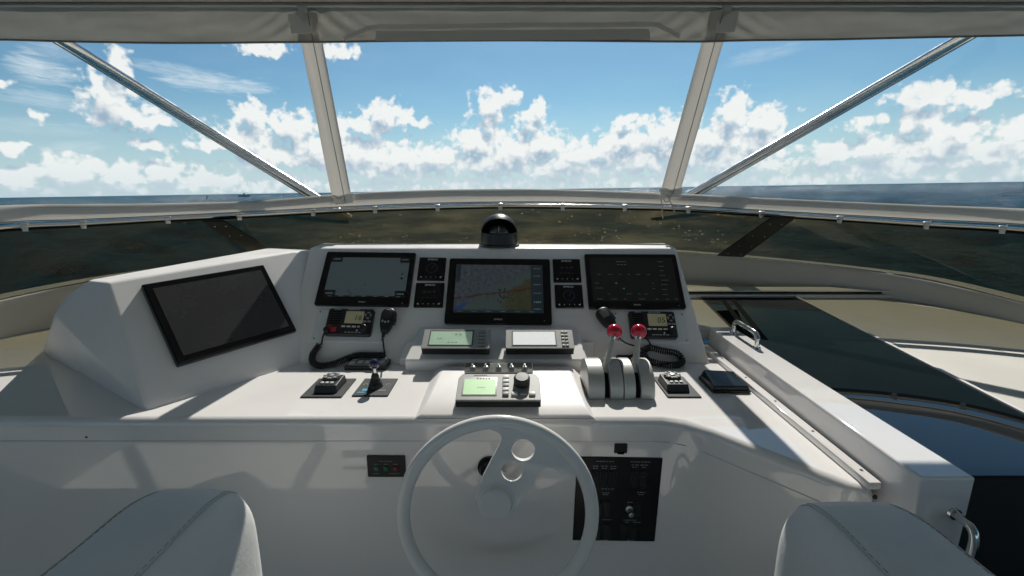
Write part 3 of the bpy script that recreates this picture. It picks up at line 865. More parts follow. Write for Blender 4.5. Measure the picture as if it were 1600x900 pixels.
grab(bt, [(hx, 0.878, hz[0]), (hx, 0.855, hz[0]), (hx, 0.836, hz[0] - 0.004), (hx, 0.826, hz[0] - 0.022), (hx, 0.825, hz[0] - 0.06), (hx, 0.826, hz[1] + 0.022), (hx, 0.836, hz[1] + 0.004), (hx, 0.855, hz[1]), (hx, 0.878, hz[1])], 0.009,
     [(hx, 0.876, hz[0]), (hx, 0.876, hz[1])], (0, -1, 0))

# ------------------------------------------------------------------ big displays
def rrect(w, h, r, n=4):
    pts = []
    for cx, cy, a0 in ((w / 2 - r, h / 2 - r, 0), (-w / 2 + r, h / 2 - r, 90), (-w / 2 + r, -h / 2 + r, 180), (w / 2 - r, -h / 2 + r, 270)):
        for k in range(n + 1):
            a = radians(a0 + 90 * k / n); pts.append((cx + r * cos(a), cy + r * sin(a)))
    return pts

def slab(w, h, z0, z1, r=0.004, x=0, y=0, ch=0.0015):
    """plate with rounded corners and a small chamfer on its face"""
    bm = BM(); P = rrect(w, h, r); Q = rrect(w - 2 * ch, h - 2 * ch, max(r - ch, 0.0004))
    A = [bm.verts.new((x + a, y + c, z0)) for a, c in P]; B_ = [bm.verts.new((x + a, y + c, z1 - ch)) for a, c in P]; C_ = [bm.verts.new((x + a, y + c, z1)) for a, c in Q]
    n = len(P); bm.faces.new(A[::-1]); bm.faces.new(C_)
    for k in range(n):
        bm.faces.new((A[k], A[(k + 1) % n], B_[(k + 1) % n], B_[k])); bm.faces.new((B_[k], B_[(k + 1) % n], C_[(k + 1) % n], C_[k]))
    return bm

def display(label, quad, plane, scr_mat, inset, thick=0.014):
    M, w, h = frame_px(*quad, plane)
    t = thing('chart_display', label, 'display', M, None)
    obj('bezel', slab(w, h, 0.0, thick, 0.008), BLACKG, t)
    l, r, tp, bt_ = inset
    sw, sh = w * (1 - l - r), h * (1 - tp - bt_); sx, sy = w * (l - r) / 2, h * (bt_ - tp) / 2
    bm = BM(); box(bm, (0, 0, 0), (sw, sh, 0.0008))
    s = obj('screen', bm, scr_mat, t); s.location = (sx, sy, thick + 0.0003)
    return t, s, w, h, sw, sh, sx, sy, thick

t, s, w, h, sw, sh, sx, sy, th = display('black framed display showing a pale grey radar picture, upper left of the panel', ((514, 396), (650, 397), (640, 481), (491, 478)), P_PANEL, SCR_RADAR, (0.075, 0.055, 0.11, 0.15))
b = BM(); z = 0.0009
for cx, cy, ww, hh in ((-0.43, 0.44, 0.14, 0.13), (0.44, 0.44, 0.12, 0.13), (-0.43, -0.42, 0.14, 0.16), (0.44, -0.42, 0.13, 0.16)):
    box(b, (cx * sw, cy * sh, z), (ww * sw, hh * sh, 0.0006))
for (x_, y_, rr) in ((0.43, 0.08, 0.010), (0.43, -0.03, 0.012), (-0.01, -0.2, 0.007)):
    cyl(b, (x_ * sw, y_ * sh, z), (x_ * sw, y_ * sh, z + 0.0006), rr * sw * 1.4, n=10)
sweep(b, [Vector((-0.21 * sw, -0.33 * sh, z)), Vector((-0.14 * sw, -0.48 * sh, z))], [(-0.0012, 0), (0.0012, 0), (0.0012, 0.0005), (-0.0012, 0.0005)], up=(0, 0, 1))
box(b, (0, -0.485 * sh, z), (sw, 0.03 * sh, 0.0006))
obj('radar_marks', b, MARKD, s)
b = BM()
for x_, y_ in ((-0.43, 0.45), (0.44, 0.45), (-0.43, -0.42), (0.44, -0.42)): dashes(b, x_ * sw, y_ * sh, 0.09 * sw, 0.006, z + 0.0004, 4)
for k in range(7): dashes(b, (-0.42 + k * 0.14) * sw, -0.485 * sh, 0.05 * sw, 0.0028, z + 0.0006, 3)
obj('screen_marks', b, MARK, s)
def logo(t, w, h, th, size=0.0085, dots=True):
    add_ = text_bm('SIMRAD', size, 0, -h / 2 + h * 0.062, th + 0.0002)
    obj('maker_lettering', add_, PRINT, t, smooth=False)
    bm = BM(); cyl(bm, (w * 0.43, -h / 2 + h * 0.05, th), (w * 0.43, -h / 2 + h * 0.05, th + 0.001), 0.0028, n=12)
    obj('power_key', bm, PRINTD, t)
logo(t, w, h, th)

t, s, w, h, sw, sh, sx, sy, th = display('black framed display showing a coastal chart, in the middle of the panel', ((703, 406), (858, 407), (863, 509), (695, 507)), P_PANEL, CHART, (0.075, 0.075, 0.105, 0.155))
b = BM(); box(b, (0.432 * sw, 0, 0.0009), (0.136 * sw, sh, 0.0006)); box(b, (-0.47 * sw, 0.31 * sh, 0.0009), (0.045 * sw, 0.36 * sh, 0.0006)); box(b, (0, -0.475 * sh, 0.0008), (sw, 0.05 * sh, 0.0006))
obj('data_column', b, mat('screen_data_panel', (0.012, 0.020, 0.026), 0.3, emit=0.4), s)
b = BM()
for k, hh in enumerate((0.42, 0.26, 0.08, -0.1, -0.28, -0.42)):
    dashes(b, 0.432 * sw, hh * sh, 0.085 * sw, 0.0042 if k != 4 else 0.008, 0.0013, 4)
for k in range(6): dashes(b, (-0.43 + k * 0.16) * sw, -0.475 * sh, 0.06 * sw, 0.003, 0.0013, 3)
obj('screen_marks', b, MARK, s)
logo(t, w, h, th, 0.0105)

t, s, w, h, sw, sh, sx, sy, th = display('black framed display with a nearly dark page of settings, upper right of the panel', ((912, 400), (1053, 399), (1072, 485), (920, 483)), P_PANEL, SCR_DARK, (0.05, 0.05, 0.07, 0.12))
b = BM()
for x_, y_, ww in ((-0.12, 0.40, 0.13), (-0.12, 0.33, 0.12), (-0.40, 0.10, 0.03), (-0.27, 0.10, 0.06), (-0.15, 0.10, 0.03), (-0.05, 0.10, 0.03), (0.06, 0.10, 0.05), (0.18, 0.10, 0.04), (-0.44, -0.1, 0.05), (-0.22, -0.1, 0.02), (0.22, -0.10, 0.02), (-0.42, -0.21, 0.09), (0.22, -0.22, 0.03),
                   (-0.31, -0.34, 0.02), (-0.08, -0.34, 0.06), (0.04, -0.34, 0.03), (0.12, -0.34, 0.04), (-0.42, -0.45, 0.07), (-0.26, -0.45, 0.07), (-0.13, -0.45, 0.03), (0.06, -0.45, 0.07), (0.24, -0.45, 0.04), (0.36, -0.45, 0.04), (0.46, -0.45, 0.04),
                   (0.35, 0.40, 0.07), (0.35, 0.29, 0.07), (0.35, 0.19, 0.05), (0.35, 0.08, 0.06), (0.37, -0.03, 0.09), (0.35, -0.13, 0.08), (0.34, -0.24, 0.06), (0.34, -0.35, 0.07)):
    dashes(b, x_ * sw, y_ * sh, ww * sw, 0.0034, 0.0009, 3)
obj('screen_marks', b, mat('screen_mark_dim', (0.07, 0.08, 0.085), 0.5, emit=0.3), s)
b = BM()
for x_, y_ in ((-0.21, -0.1), (-0.13, -0.22)): cyl(b, (x_ * sw, y_ * sh, 0.0005), (x_ * sw, y_ * sh, 0.0014), 0.004, n=12)
obj('slider_dots', b, TEAL, s)
logo(t, w, h, th)

# wing monitor
Mw, w, h = frame_px((228, 442), (415, 412), (462, 516), (272, 572), (p1 + WN * 0.028, WN))
Mw = Mw @ Matrix.Translation((0, 0, -0.027))
t = thing('monitor', 'large switched-off monitor in a thick black frame on the angled left wing', 'monitor', Mw)
obj('monitor_case', slab(w, h, 0.0, 0.020, 0.004), BLACK, t)
obj('bezel', slab(w * 0.985, h * 0.975, 0.020, 0.027, 0.003), BLACKG, t)
b = BM(); box(b, (0, 0, 0.0275), (w * 0.885, h * 0.84, 0.0008)); obj('screen', b, SCR_OFF, t)

# ------------------------------------------------------------------ small instruments
def instrument(quad, label, icon):
    M, w, h = frame_px(*quad, P_PANEL)
    t = thing('instrument_display', label, 'instrument', M, 'small square instruments either side of the chart display')
    obj('case', slab(w, h, 0, 0.008, 0.003), BLACKG, t)
    obj('maker_lettering', text_bm('SIMRAD', 0.0135, 0, h * 0.40, 0.0082), PRINT, t, smooth=False)
    if icon:
        bm = BM(); tube(bm, [Vector((0.025 * cos(a), 0.025 * sin(a) + h * 0.02, 0.0082)) for a in [2 * pi * k / 28 for k in range(28)]], 0.0009, 6, closed=True)
        cyl(bm, (0, 0.0, 0.008), (0.012, 0.018, 0.0084), 0.0009, n=6)
        obj('dial', bm, mat('dial_blue', (0.010, 0.022, 0.045), 0.4, emit=0.4), t)
    else:
        bm = BM(); dashes(bm, 0, h * 0.12, w * 0.5, 0.010, 0.0082, 3); dashes(bm, 0, -h * 0.12, w * 0.55, 0.005, 0.0082, 4)
        obj('readout', bm, mat('readout_dim', (0.010, 0.010, 0.016), 0.5, emit=0.3), t)
    for k in range(5):
        bm = BM(); x_ = w * (-0.36 + 0.18 * k); rr = 0.0036 if k in (0, 4) else 0.0018
        if k == 4: prism(bm, [(x_ - 0.005, -h * 0.37), (x_ + 0.006, -h * 0.33), (x_, -h * 0.41)], 0.008, 0.009)
        else: cyl(bm, (x_, -h * 0.37, 0.008), (x_, -h * 0.37, 0.009), rr, n=10)
        obj('key', bm, PRINT, t)
instrument(((656, 403), (698, 404), (694, 439), (652, 439)), 'small black square instrument with a dial, upper one left of the chart display', True)
instrument(((651, 443), (695, 443), (692, 481), (646, 481)), 'small black square instrument with a blank face, lower one left of the chart display', False)
instrument(((862, 406), (905, 406), (909, 442), (866, 442)), 'small black square instrument with a blank face, upper one right of the chart display', False)
instrument(((866, 446), (909, 446), (912, 482), (868, 482)), 'small black square instrument with a dial, lower one right of the chart display', True)

# ------------------------------------------------------------------ VHF radios and microphones
def radio(plate, face, label, digits, group='vhf radios'):
    Mp, pw, ph = frame_px(*plate, P_PANEL)
    t = thing('vhf_radio', label, 'radio', Mp, group)
    obj('mounting_plate', slab(pw, ph, 0, 0.004, 0.004), mat('white_plate', (0.70, 0.72, 0.72), 0.35, var=0.04), t)
    for sx_ in (-1, 1):
        for sy_ in (-1, 1):
            screw('screw', (sx_ * (pw / 2 - 0.012), sy_ * (ph / 2 - 0.012), 0.004), (0, 0, 1), 0.0035, DGREY, t)
    Mf, w, h = frame_px(*face, P_PANEL)
    L = Mp.inverted() @ Mf; cx, cy = L.translation.x, L.translation.y
    o = obj('radio_case', slab(w, h, 0.004, 0.026, 0.010, ch=0.004), BLACK, t); o.location = (cx, cy, 0)
    zf = 0.0262
    b = BM(); box(b, (0.10 * w, 0.16 * h, zf), (0.40 * w, 0.46 * h, 0.001)); obj('lcd', b, LCD_OLV, o)
    obj('channel_digits', text_bm(digits, 0.036, 0.18 * w, 0.14 * h, zf + 0.0007, shear=0.12), LCD_DIG, o, smooth=False)
    b = BM()
    for k in range(6): box(b, (-0.31 * w, (0.36 - 0.085 * k) * h, zf - 0.0006), (0.24 * w, 0.03 * h, 0.0016))
    obj('speaker_grille', b, BLACKM, o)
    b = BM()
    for k in range(4): box(b, ((-0.10 + 0.115 * k) * w, -0.19 * h, zf + 0.001), (0.085 * w, 0.055 * h, 0.003), r=0.0008)
    obj('soft_keys', b, KEYW, o)
    b = BM()
    for dx, dy in ((0, 0.095), (0, -0.115), (-0.055, 0), (0.055, 0)):
        box(b, ((0.395 + dx) * w, (0.25 + dy) * h, zf + 0.001), (0.06 * w if dx == 0 else 0.028 * w, 0.05 * h if dx == 0 else 0.11 * h, 0.003), r=0.0008)
    for dx in (-0.045, 0.045): box(b, ((0.395 + dx) * w, 0.01 * h, zf + 0.001), (0.075 * w, 0.06 * h, 0.003), r=0.0008)
    obj('cursor_pad', b, KEYG, o)
    b = BM(); box(b, (-0.40 * w, -0.19 * h, zf + 0.002), (0.1 * w, 0.09 * h, 0.004), r=0.001); box(b, (-0.31 * w, -0.31 * h, zf + 0.002), (0.15 * w, 0.17 * h, 0.004), r=0.001)
    obj('distress_key', b, REDK, o)
    b = BM(); lathe(b, [(0.018, 0.0), (0.018, 0.006), (0.014, 0.008), (0.0135, 0.024), (0.011, 0.026)], Matrix.Translation((0.37 * w, -0.28 * h, zf - 0.001)), 24); obj('squelch_knob', b, BLACK, o)
    b = BM(); lathe(b, [(0.013, 0.0), (0.0125, 0.018), (0.010, 0.020)], Matrix.Translation((-0.42 * w, -0.36 * h, zf - 0.001)), 20); obj('volume_knob', b, BLACK, o)
    b = BM(); dashes(b, -0.30 * w, 0.455 * h, 0.14 * w, 0.004, zf + 0.0003, 4); dashes(b, 0.06 * w, 0.455 * h, 0.26 * w, 0.0032, zf + 0.0003, 9)
    dashes(b, 0.16 * w, -0.40 * h, 0.45 * w, 0.003, zf + 0.0003, 6); cyl(b, (0.21 * w, -0.33 * h, zf), (0.21 * w, -0.33 * h, zf + 0.001), 0.004, n=12)
    obj('print', b, PRINT, o)
    return t
radio(((498, 484), (609, 486), (601, 536), (486, 533)), ((516, 485), (587, 487), (580, 528), (510, 526)), 'black vhf radio with an olive screen showing 16, on the left of the panel', '16')
radio(((957, 487), (1067, 488), (1079, 537), (962, 535)), ((979, 490), (1050, 490), (1058, 531), (986, 531)), 'black vhf radio with an olive screen showing 05, behind the red lever knobs', '05')

def mic(center, lean, label, flip=1):
    o = on(*center, P_PANEL)
    x = Vector((cos(lean), 0, 0)) + PU * sin(lean); x = (x - PN * x.dot(PN)).normalized(); y = PN.cross(x)
    t = thing('radio_microphone', label, 'microphone', basis(o, x, y, PN), 'fist microphones of the radios')
    b = BM(); lathe(b, [(0.010, 0.0), (0.010, 0.014)], n=14); obj('hanger_stud', b, STEEL, t)
    # body outline in its own plane, rounded, thicker in the middle
    out = [(-0.012, -0.058), (0.012, -0.058), (0.024, -0.030), (0.031, 0.004), (0.031, 0.034), (0.020, 0.050), (0, 0.055), (-0.020, 0.050), (-0.031, 0.034), (-0.031, 0.004), (-0.024, -0.030)]
    oc = [Vector((a, c, 0)) for a, c in out]; oc = catmull(oc + [oc[0]], 3)[:-1]
    b = BM(); rings = []
    for sc_, z_ in ((0.86, 0.014), (1.0, 0.020), (1.0, 0.034), (0.93, 0.042), (0.75, 0.046)):
        rings.append([b.verts.new((p.x * sc_, p.y * (sc_ * 0.5 + 0.5 if sc_ < 1 else 1), z_)) for p in oc])
    b.faces.new(rings[0][::-1]); b.faces.new(rings[-1])
    for A, B_ in zip(rings, rings[1:]):
        for k in range(len(oc)): b.faces.new((A[k], A[(k + 1) % len(oc)], B_[(k + 1) % len(oc)], B_[k]))
    obj('microphone_body', b, BLACK, t, angle=60)
    b = BM()
    for k in range(6): box(b, (0, 0.036 - k * 0.0058, 0.0465), (0.036 - 0.001 * k, 0.0022, 0.002))
    obj('microphone_grille', b, DGREY if flip > 0 else KEYG, t)
    if flip > 0:
        b = BM()
        for k, x_ in enumerate((-0.014, -0.002, 0.011)): box(b, (x_, -0.012 - 0.003 * (k == 1), 0.047), (0.0075, 0.009, 0.003), r=0.001)
        obj('keypad', b, mat('key_blue_grey', (0.30, 0.36, 0.38), 0.4), t)
        b = BM(); box(b, (0.0, 0.044, 0.0455), (0.026, 0.004, 0.002)); obj('maker_print', b, PRINT, t)
    b = BM(); box(b, (0.032, -0.002, 0.028), (0.010, 0.030, 0.014), r=0.003); obj('talk_key', b, DGREY, t)
    b = BM(); cyl(b, (0, -0.056, 0.027), (0, -0.078, 0.024), 0.009, 0.005, 14); obj('strain_relief', b, RUBBER, t)
    return t.matrix_basis @ Vector((0, -0.078, 0.024))
m1 = mic((608, 505), radians(-8), 'black fist microphone with small keys, hanging right of the left radio')
m2 = mic((946, 503), radians(28), 'black fist microphone with a ribbed grille, behind the left red lever knob', -1)

def coil(bm, path, R_, r_, turns):
    P = catmull(path, 30); T, U = frames(P)
    L = [0.0]
    for a, c in zip(P, P[1:]): L.append(L[-1] + (c - a).length)
    out = []; N = turns * 12
    for k in range(N + 1):
        s_ = L[-1] * k / N; i = 0
        while i < len(P) - 2 and L[i + 1] < s_: i += 1
        f = (s_ - L[i]) / max(1e-9, L[i + 1] - L[i])
        p = P[i].lerp(P[i + 1], f); u = U[i].lerp(U[i + 1], f).normalized(); v_ = T[i].cross(u)
        a = 2 * pi * k / 12
        out.append(p + (u * cos(a) + v_ * sin(a)) * R_)
    tube(bm, out, r_, 6)

def P_(px, py, lift=0.0): return on(px, py, P_PANEL) + PN * lift
cz = DESK + 0.014
t = thing('coiled_cord', 'black coiled microphone cord lying in a curve below the left radio', 'cord', Z(550, 565, DESK), 'coiled microphone cords')
b = BM(); tube(b, catmull([m1, P_(601, 545, 0.014), P_(603, 556, 0.016), Z(603, 563, DESK + 0.05)], 8), 0.0035, 8); obj('cord_lead', b, RUBBER, t, world=True); b = BM()
tube(b, catmull([P_(512, 522, 0.03), P_(508, 532, 0.03), P_(505, 540, 0.02), P_(501, 541, 0.017)], 8), 0.0035, 8); obj('cord_lead', b, RUBBER, t, world=True)
b = BM(); coil(b, [P_(501, 541, 0.016), P_(491, 556, 0.016), Z(489, 566, cz + 0.006), Z(500, 571, cz), Z(522, 568, cz), Z(545, 559, cz + 0.012), P_(560, 557, 0.016), P_(583, 557, 0.016), P_(602, 557, 0.016)], 0.0108, 0.0029, 54); obj('coil', b, RUBBER, t, world=True, angle=80)
t = thing('coiled_cord', 'black coiled microphone cord looped behind and right of the red-knobbed levers', 'cord', Z(1030, 565, DESK), 'coiled microphone cords')
b = BM(); tube(b, catmull([m2, P_(962, 527, 0.02), P_(975, 538, 0.02), P_(992, 543, 0.014), P_(1003, 548, 0.014)], 8), 0.0035, 8); obj('cord_lead', b, RUBBER, t, world=True); b = BM()
tube(b, catmull([P_(990, 528, 0.02), P_(1006, 533, 0.03), P_(1014, 541, 0.02), P_(1010, 548, 0.016)], 8), 0.0035, 8); obj('cord_lead', b, RUBBER, t, world=True)
b = BM(); coil(b, [P_(1003, 553, 0.014), P_(1012, 546, 0.018), P_(1035, 551, 0.018), P_(1056, 555, 0.018), Z(1066, 563, cz + 0.004), Z(1058, 570, cz), Z(1036, 569, cz), Z(1012, 563, cz + 0.004), P_(1004, 556, 0.013), P_(985, 561, 0.012), P_(962, 561, 0.012)], 0.0114, 0.0029, 56); obj('coil', b, RUBBER, t, world=True, angle=80)

# ------------------------------------------------------------------ plinth displays and autopilot
def tilted(quad, zf, tilt):
    """plane through the unit's lower edge, leaning back by tilt"""
    a = Z(*quad[3], zf)
    n = Vector((0, -sin(tilt), cos(tilt)))
    return (a, n)
def data_unit(quad, label, lcd, marks):
    pl = tilted(quad, -0.603, radians(27))
    M, w, h = frame_px(*quad, pl)
    t = thing('data_display', label, 'display', M, 'grey framed displays on the middle plinth')
    obj('case', slab(w * 0.992, h * 0.992, -0.036, -0.0035, 0.004), BLACK, t)
    obj('bezel', slab(w, h, -0.0035, 0.0, 0.004), GREYP, t)
    b = BM(); box(b, (-0.08 * w, 0.03 * h, 0.0008), (0.66 * w, 0.80 * h, 0.0016)); obj('lcd_frame', b, DGREY, t)
    b = BM(); box(b, (-0.08 * w, 0.01 * h, 0.0014), (0.62 * w, 0.70 * h, 0.0016)); s = obj('lcd', b, lcd, t)
    if marks:
        b = BM(); dashes(b, 0.02 * w, 0.2 * h, 0.12 * w, 0.010, 0.0024, 2); dashes(b, -0.25 * w, -0.02 * h, 0.08 * w, 0.004, 0.0024, 2); dashes(b, -0.05 * w, -0.22 * h, 0.16 * w, 0.005, 0.0024, 3)
        obj('lcd_print', b, mat('lcd_faint_print', (0.22, 0.33, 0.25), 0.5), s)
    for c in range(2):
        for k in range(5):
            b = BM(); box(b, ((0.345 + 0.055 * c) * w, (0.36 - 0.18 * k) * h, 0.0016), (0.042 * w, 0.10 * h, 0.003), r=0.0008); obj('key', b, GREYP if c == 0 else KEYG, t)
    b = BM()
    for k in range(5): box(b, (0.373 * w, (0.30 - 0.18 * k) * h, 0.0006), (0.10 * w, 0.022 * h, 0.001))
    obj('key_print', b, DARKP, t)
data_unit(((664, 514), (766, 515), (766, 544), (657, 544)), 'grey framed display with a green lcd, left one on the middle plinth', LCD_GRN, True)
data_unit(((790, 515), (893, 515), (899, 544), (790, 544)), 'grey framed display with a washed-out white lcd, right one on the middle plinth', LCD_WHT, False)

def pilot():
    quad = ((717, 584), (841, 584), (847, 625), (712, 625))
    pl = tilted(quad, -0.640, radians(17))
    M, w, h = frame_px(*quad, pl)
    t = thing('autopilot_control', 'grey autopilot head with bright green lcd and round black knob, above the wheel', 'autopilot', M)
    oct_ = lambda s_, e=0.16: [(-w / 2 * s_, -h / 2 * s_), (w / 2 * s_, -h / 2 * s_), (w / 2 * s_, h / 2 * s_ - h * e), (w / 2 * s_ - w * 0.045, h / 2 * s_), (-w / 2 * s_ + w * 0.045, h / 2 * s_), (-w / 2 * s_, h / 2 * s_ - h * e)]
    b = BM(); prism(b, oct_(0.995), -0.030, -0.007); obj('case', b, BLACK, t)
    b = BM(); prism(b, oct_(1.0), -0.007, 0.0); obj('bezel', b, GREYP, t, bev=0.002)
    b = BM(); box(b, (-0.23 * w, -0.0 * h, 0.0006), (0.42 * w, 0.70 * h, 0.002), r=0.0006); obj('lcd_frame', b, mat('pale_grey_frame', (0.5, 0.5, 0.47), 0.4), t)
    b = BM(); box(b, (-0.23 * w, -0.03 * h, 0.0016), (0.38 * w, 0.58 * h, 0.002)); s = obj('lcd', b, LCD_BRI, t)
    b = BM(); dashes(b, -0.19 * w, 0.285 * h, 0.18 * w, 0.006, 0.0026, 5); obj('lcd_header', b, DARKP, s)
    b = BM(); dashes(b, -0.21 * w, -0.06 * h, 0.10 * w, 0.005, 0.0028, 4); obj('lcd_print', b, mat('lcd_green_print', (0.32, 0.50, 0.30), 0.5), s)
    ky = []
    for k in range(5): ky.append((0.085, 0.34 - 0.158 * k, KEYW if k in (0, 1, 3) else KEYG))
    for k in range(3): ky.append((0.19 + 0.105 * k, -0.292, KEYW if k != 1 else KEYG))
    for x_, y_, m_ in ky:
        b = BM(); box(b, (x_ * w, y_ * h, 0.003), (0.075 * w, 0.105 * h, 0.006), r=0.0012); obj('key', b, m_, t)
    b = BM(); lathe(b, [(0.0265, -0.001), (0.0265, 0.022), (0.0250, 0.0255), (0.021, 0.027), (0.0, 0.0273)], Matrix.Translation((0.28 * w, 0.12 * h, 0)), 36); obj('course_knob', b, BLACK, t)
    b = BM(); lathe(b, [(0.0215, 0.0268), (0.0205, 0.0282), (0.0, 0.0284)], Matrix.Translation((0.28 * w, 0.12 * h, 0)), 32); obj('knob_cap', b, DGREY, t)
    b = BM(); dashes(b, -0.23 * w, 0.435 * h, 0.16 * w, 0.005, 0.0004, 7); obj('maker_print', b, DARKP, t)
pilot()

def toggles():
    quad = ((727, 567), (831, 567), (834, 582), (725, 582))
    pl = (Vector((0, Z(780, 582, -0.655).y, -0.655)), Vector((0, -sin(radians(35)), cos(radians(35)))))
    M, w, h = frame_px(*quad, pl)
    t = thing('toggle_switch_strip', 'small black strip of five toggle switches above the autopilot head', 'switch strip', M)
    obj('plate', slab(w, h, -0.012, 0.0, 0.002), STEEL, t)
    b = BM(); box(b, (-0.31 * w, 0.30 * h, 0.0005), (0.36 * w, 0.36 * h, 0.002)); obj('name_tag', b, BLACK, t); b = BM(); box(b, (0.31 * w, 0.30 * h, 0.0005), (0.36 * w, 0.36 * h, 0.002)); obj('name_tag', b, BLACK, t)
    for k in range(5):
        x_ = (-0.38 + 0.19 * k) * w
        b = BM(); lathe(b, [(0.0105, 0.0), (0.0105, 0.002), (0.0070, 0.0045), (0.0, 0.0055)], Matrix.Translation((x_, -0.05 * h, 0)), 16); s = obj('switch_collar', b, STEEL, t)
        b = BM(); cyl(b, (x_, -0.05 * h, 0.002), (x_, 0.06 * h, 0.020), 0.0022, 0.0034, 10); obj('toggle', b, mat('toggle_steel', (0.4, 0.5, 0.48), 0.3, metal=0.7), s)
    b = BM(); dashes(b, -0.28 * w, 0.38 * h, 0.26 * w, 0.003, 0.0005, 6); dashes(b, 0.28 * w, 0.38 * h, 0.26 * w, 0.003, 0.0005, 6); obj('print', b, PRINTD, t)
toggles()

# ------------------------------------------------------------------ desk controls
def desk_frame(quad, z=DESK): return frame_px(*quad, (Vector((0, 0, z)), Vector((0, 0, 1))))

def keypad(quad, body_c, label, flipx=1, group='remote keypads on the desk'):
    M, w, h = desk_frame(quad)
    t = thing('remote_keypad', label, 'keypad', M, group)
    obj('base_plate', slab(w, h, 0.0, 0.005, 0.003), PLATEG, t)
    bx, bw, bl = body_c
    b = BM(); 
    x_ = bx * w
    hull(b, [(x_ - bw / 2, -bl / 2, 0.005), (x_ + bw / 2, -bl / 2, 0.005), (x_ - bw / 2, bl / 2, 0.005), (x_ + bw / 2, bl / 2, 0.005),
             (x_ - bw / 2 + 0.004, -bl / 2 + 0.010, 0.030), (x_ + bw / 2 - 0.004, -bl / 2 + 0.010, 0.030), (x_ - bw / 2 + 0.004, bl / 2 - 0.006, 0.034), (x_ + bw / 2 - 0.004, bl / 2 - 0.006, 0.034)])
    obj('keypad_body', b, BLACK, t, bev=0.003)
    b = BM(); lathe(b, [(0.030, 0.0), (0.030, 0.006), (0.027, 0.009), (0.0, 0.010)], Matrix.Translation((x_, 0.018, 0.032)), 24); k_ = obj('rotary_pad', b, DGREY, t)
    for a in range(8):
        b = BM(); aa = 2 * pi * a / 8; box(b, (x_ + 0.0235 * cos(aa), 0.018 + 0.0235 * sin(aa), 0.0425), (0.011, 0.008, 0.003), r=0.0008); obj('key', b, KEYG, k_)
    b = BM(); lathe(b, [(0.010, 0.0), (0.009, 0.005), (0.0, 0.006)], Matrix.Translation((x_, 0.018, 0.041)), 16); obj('centre_key', b, STEEL, k_)
    for k in range(3):
        b = BM(); box(b, (x_ - 0.017 + 0.017 * k, -0.026, 0.034), (0.0115, 0.009, 0.004), r=0.001); obj('key', b, KEYW, t)
keypad(((496, 593), (554, 593), (537, 622), (471, 622)), (0.03, 0.082, 0.104), 'black remote keypad on a grey plate, leftmost on the desk')
keypad(((1031, 590), (1068, 590), (1096, 622), (1030, 622)), (-0.08, 0.082, 0.104), 'black remote keypad on a grey plate, right of the red-knobbed levers')

M, w, h = desk_frame(((567, 593), (620, 593), (608, 620), (553, 620)))
t = thing('joystick', 'small joystick with a dark blue ball knob on a grey plate', 'joystick', M)
obj('base_plate', slab(w, h, 0, 0.005, 0.002), PLATEG, t)
b = BM(); lathe(b, [(0.026, 0.005), (0.024, 0.012), (0.0235, 0.016), (0.020, 0.020), (0.021, 0.024), (0.017, 0.028), (0.018, 0.033), (0.014, 0.038), (0.0145, 0.044), (0.011, 0.052), (0.009, 0.058), (0.0, 0.059)], n=28); obj('rubber_boot', b, RUBBER, t)
b = BM(); cyl(b, (0, 0, 0.055), (0, 0, 0.082), 0.006, n=14); obj('stem', b, CHROME, t)
b = BM(); sph(b, (0, 0, 0.092), 0.0185, n=28); obj('ball_knob', b, NAVY, t)
b = BM(); box(b, (-0.24 * w, -0.20 * h, 0.0055), (0.14 * w, 0.12 * h, 0.001)); box(b, (-0.30 * w, -0.34 * h, 0.0055), (0.2 * w, 0.05 * h, 0.001)); obj('blue_emblem', b, BLUEP, t)
b = BM(); box(b, (0.0, -0.22 * h, 0.0056), (0.1 * w, 0.10 * h, 0.001)); obj('red_emblem', b, REDL, t)
b = BM()
for sx_ in (-1, 1): tube(b, [Vector((sx_ * 0.33 * w + 0.007 * cos(a), 0.12 * h + 0.007 * sin(a), 0.0055)) for a in [2 * pi * k / 16 for k in range(16)]], 0.0006, 5, closed=True)
dashes(b, 0.25 * w, -0.22 * h, 0.22 * w, 0.003, 0.0055, 5); obj('print', b, PRINT, t)

M, w, h = desk_frame(((553, 558), (611, 558), (606, 574), (537, 574)), DESK + 0.012)
M = M @ Matrix.Translation((0, 0, -0.012))
t = thing('intercom_keypad', 'flat black keypad with rows of pale keys, under the coiled cord', 'keypad', M)
obj('case', slab(w, h, 0.0, 0.016, 0.002), BLACK, t)
obj('key_field', slab(w * 0.94, h * 0.84, 0.016, 0.0175, 0.002), GREYP, t)
for c in range(5):
    for r_ in range(2):
        if c == 0 or r_ == 0 or c == 4:
            b = BM(); box(b, ((-0.36 + 0.175 * c) * w, (0.18 - 0.40 * r_) * h if c == 0 else -0.12 * h + 0.33 * h * (r_), 0.019), (0.12 * w, 0.24 * h, 0.003), r=0.0008); obj('key', b, KEYW, t)

M, w, h = desk_frame(((1103, 592), (1150, 592), (1167, 614), (1103, 614)))
t = thing('desk_control', 'low black control with a glossy cover, at the right end of the desk', 'control', M)
obj('base_flange', slab(w * 1.05, h * 1.08, 0, 0.010, 0.008), BLACK, t)
b = BM(); hull(b, [(-w / 2, -h / 2, 0.010), (w / 2, -h / 2, 0.010), (w / 2, h / 2, 0.010), (-w / 2, h / 2, 0.010), (-w / 2 + 0.004, -h / 2 + 0.004, 0.024), (w / 2 - 0.004, -h / 2 + 0.004, 0.024), (w / 2 - 0.008, h / 2 - 0.012, 0.036), (-w / 2 + 0.008, h / 2 - 0.012, 0.042)])
obj('cover', b, mat('black_glossy_cover', (0.014, 0.020, 0.022), 0.14), t, bev=0.004)

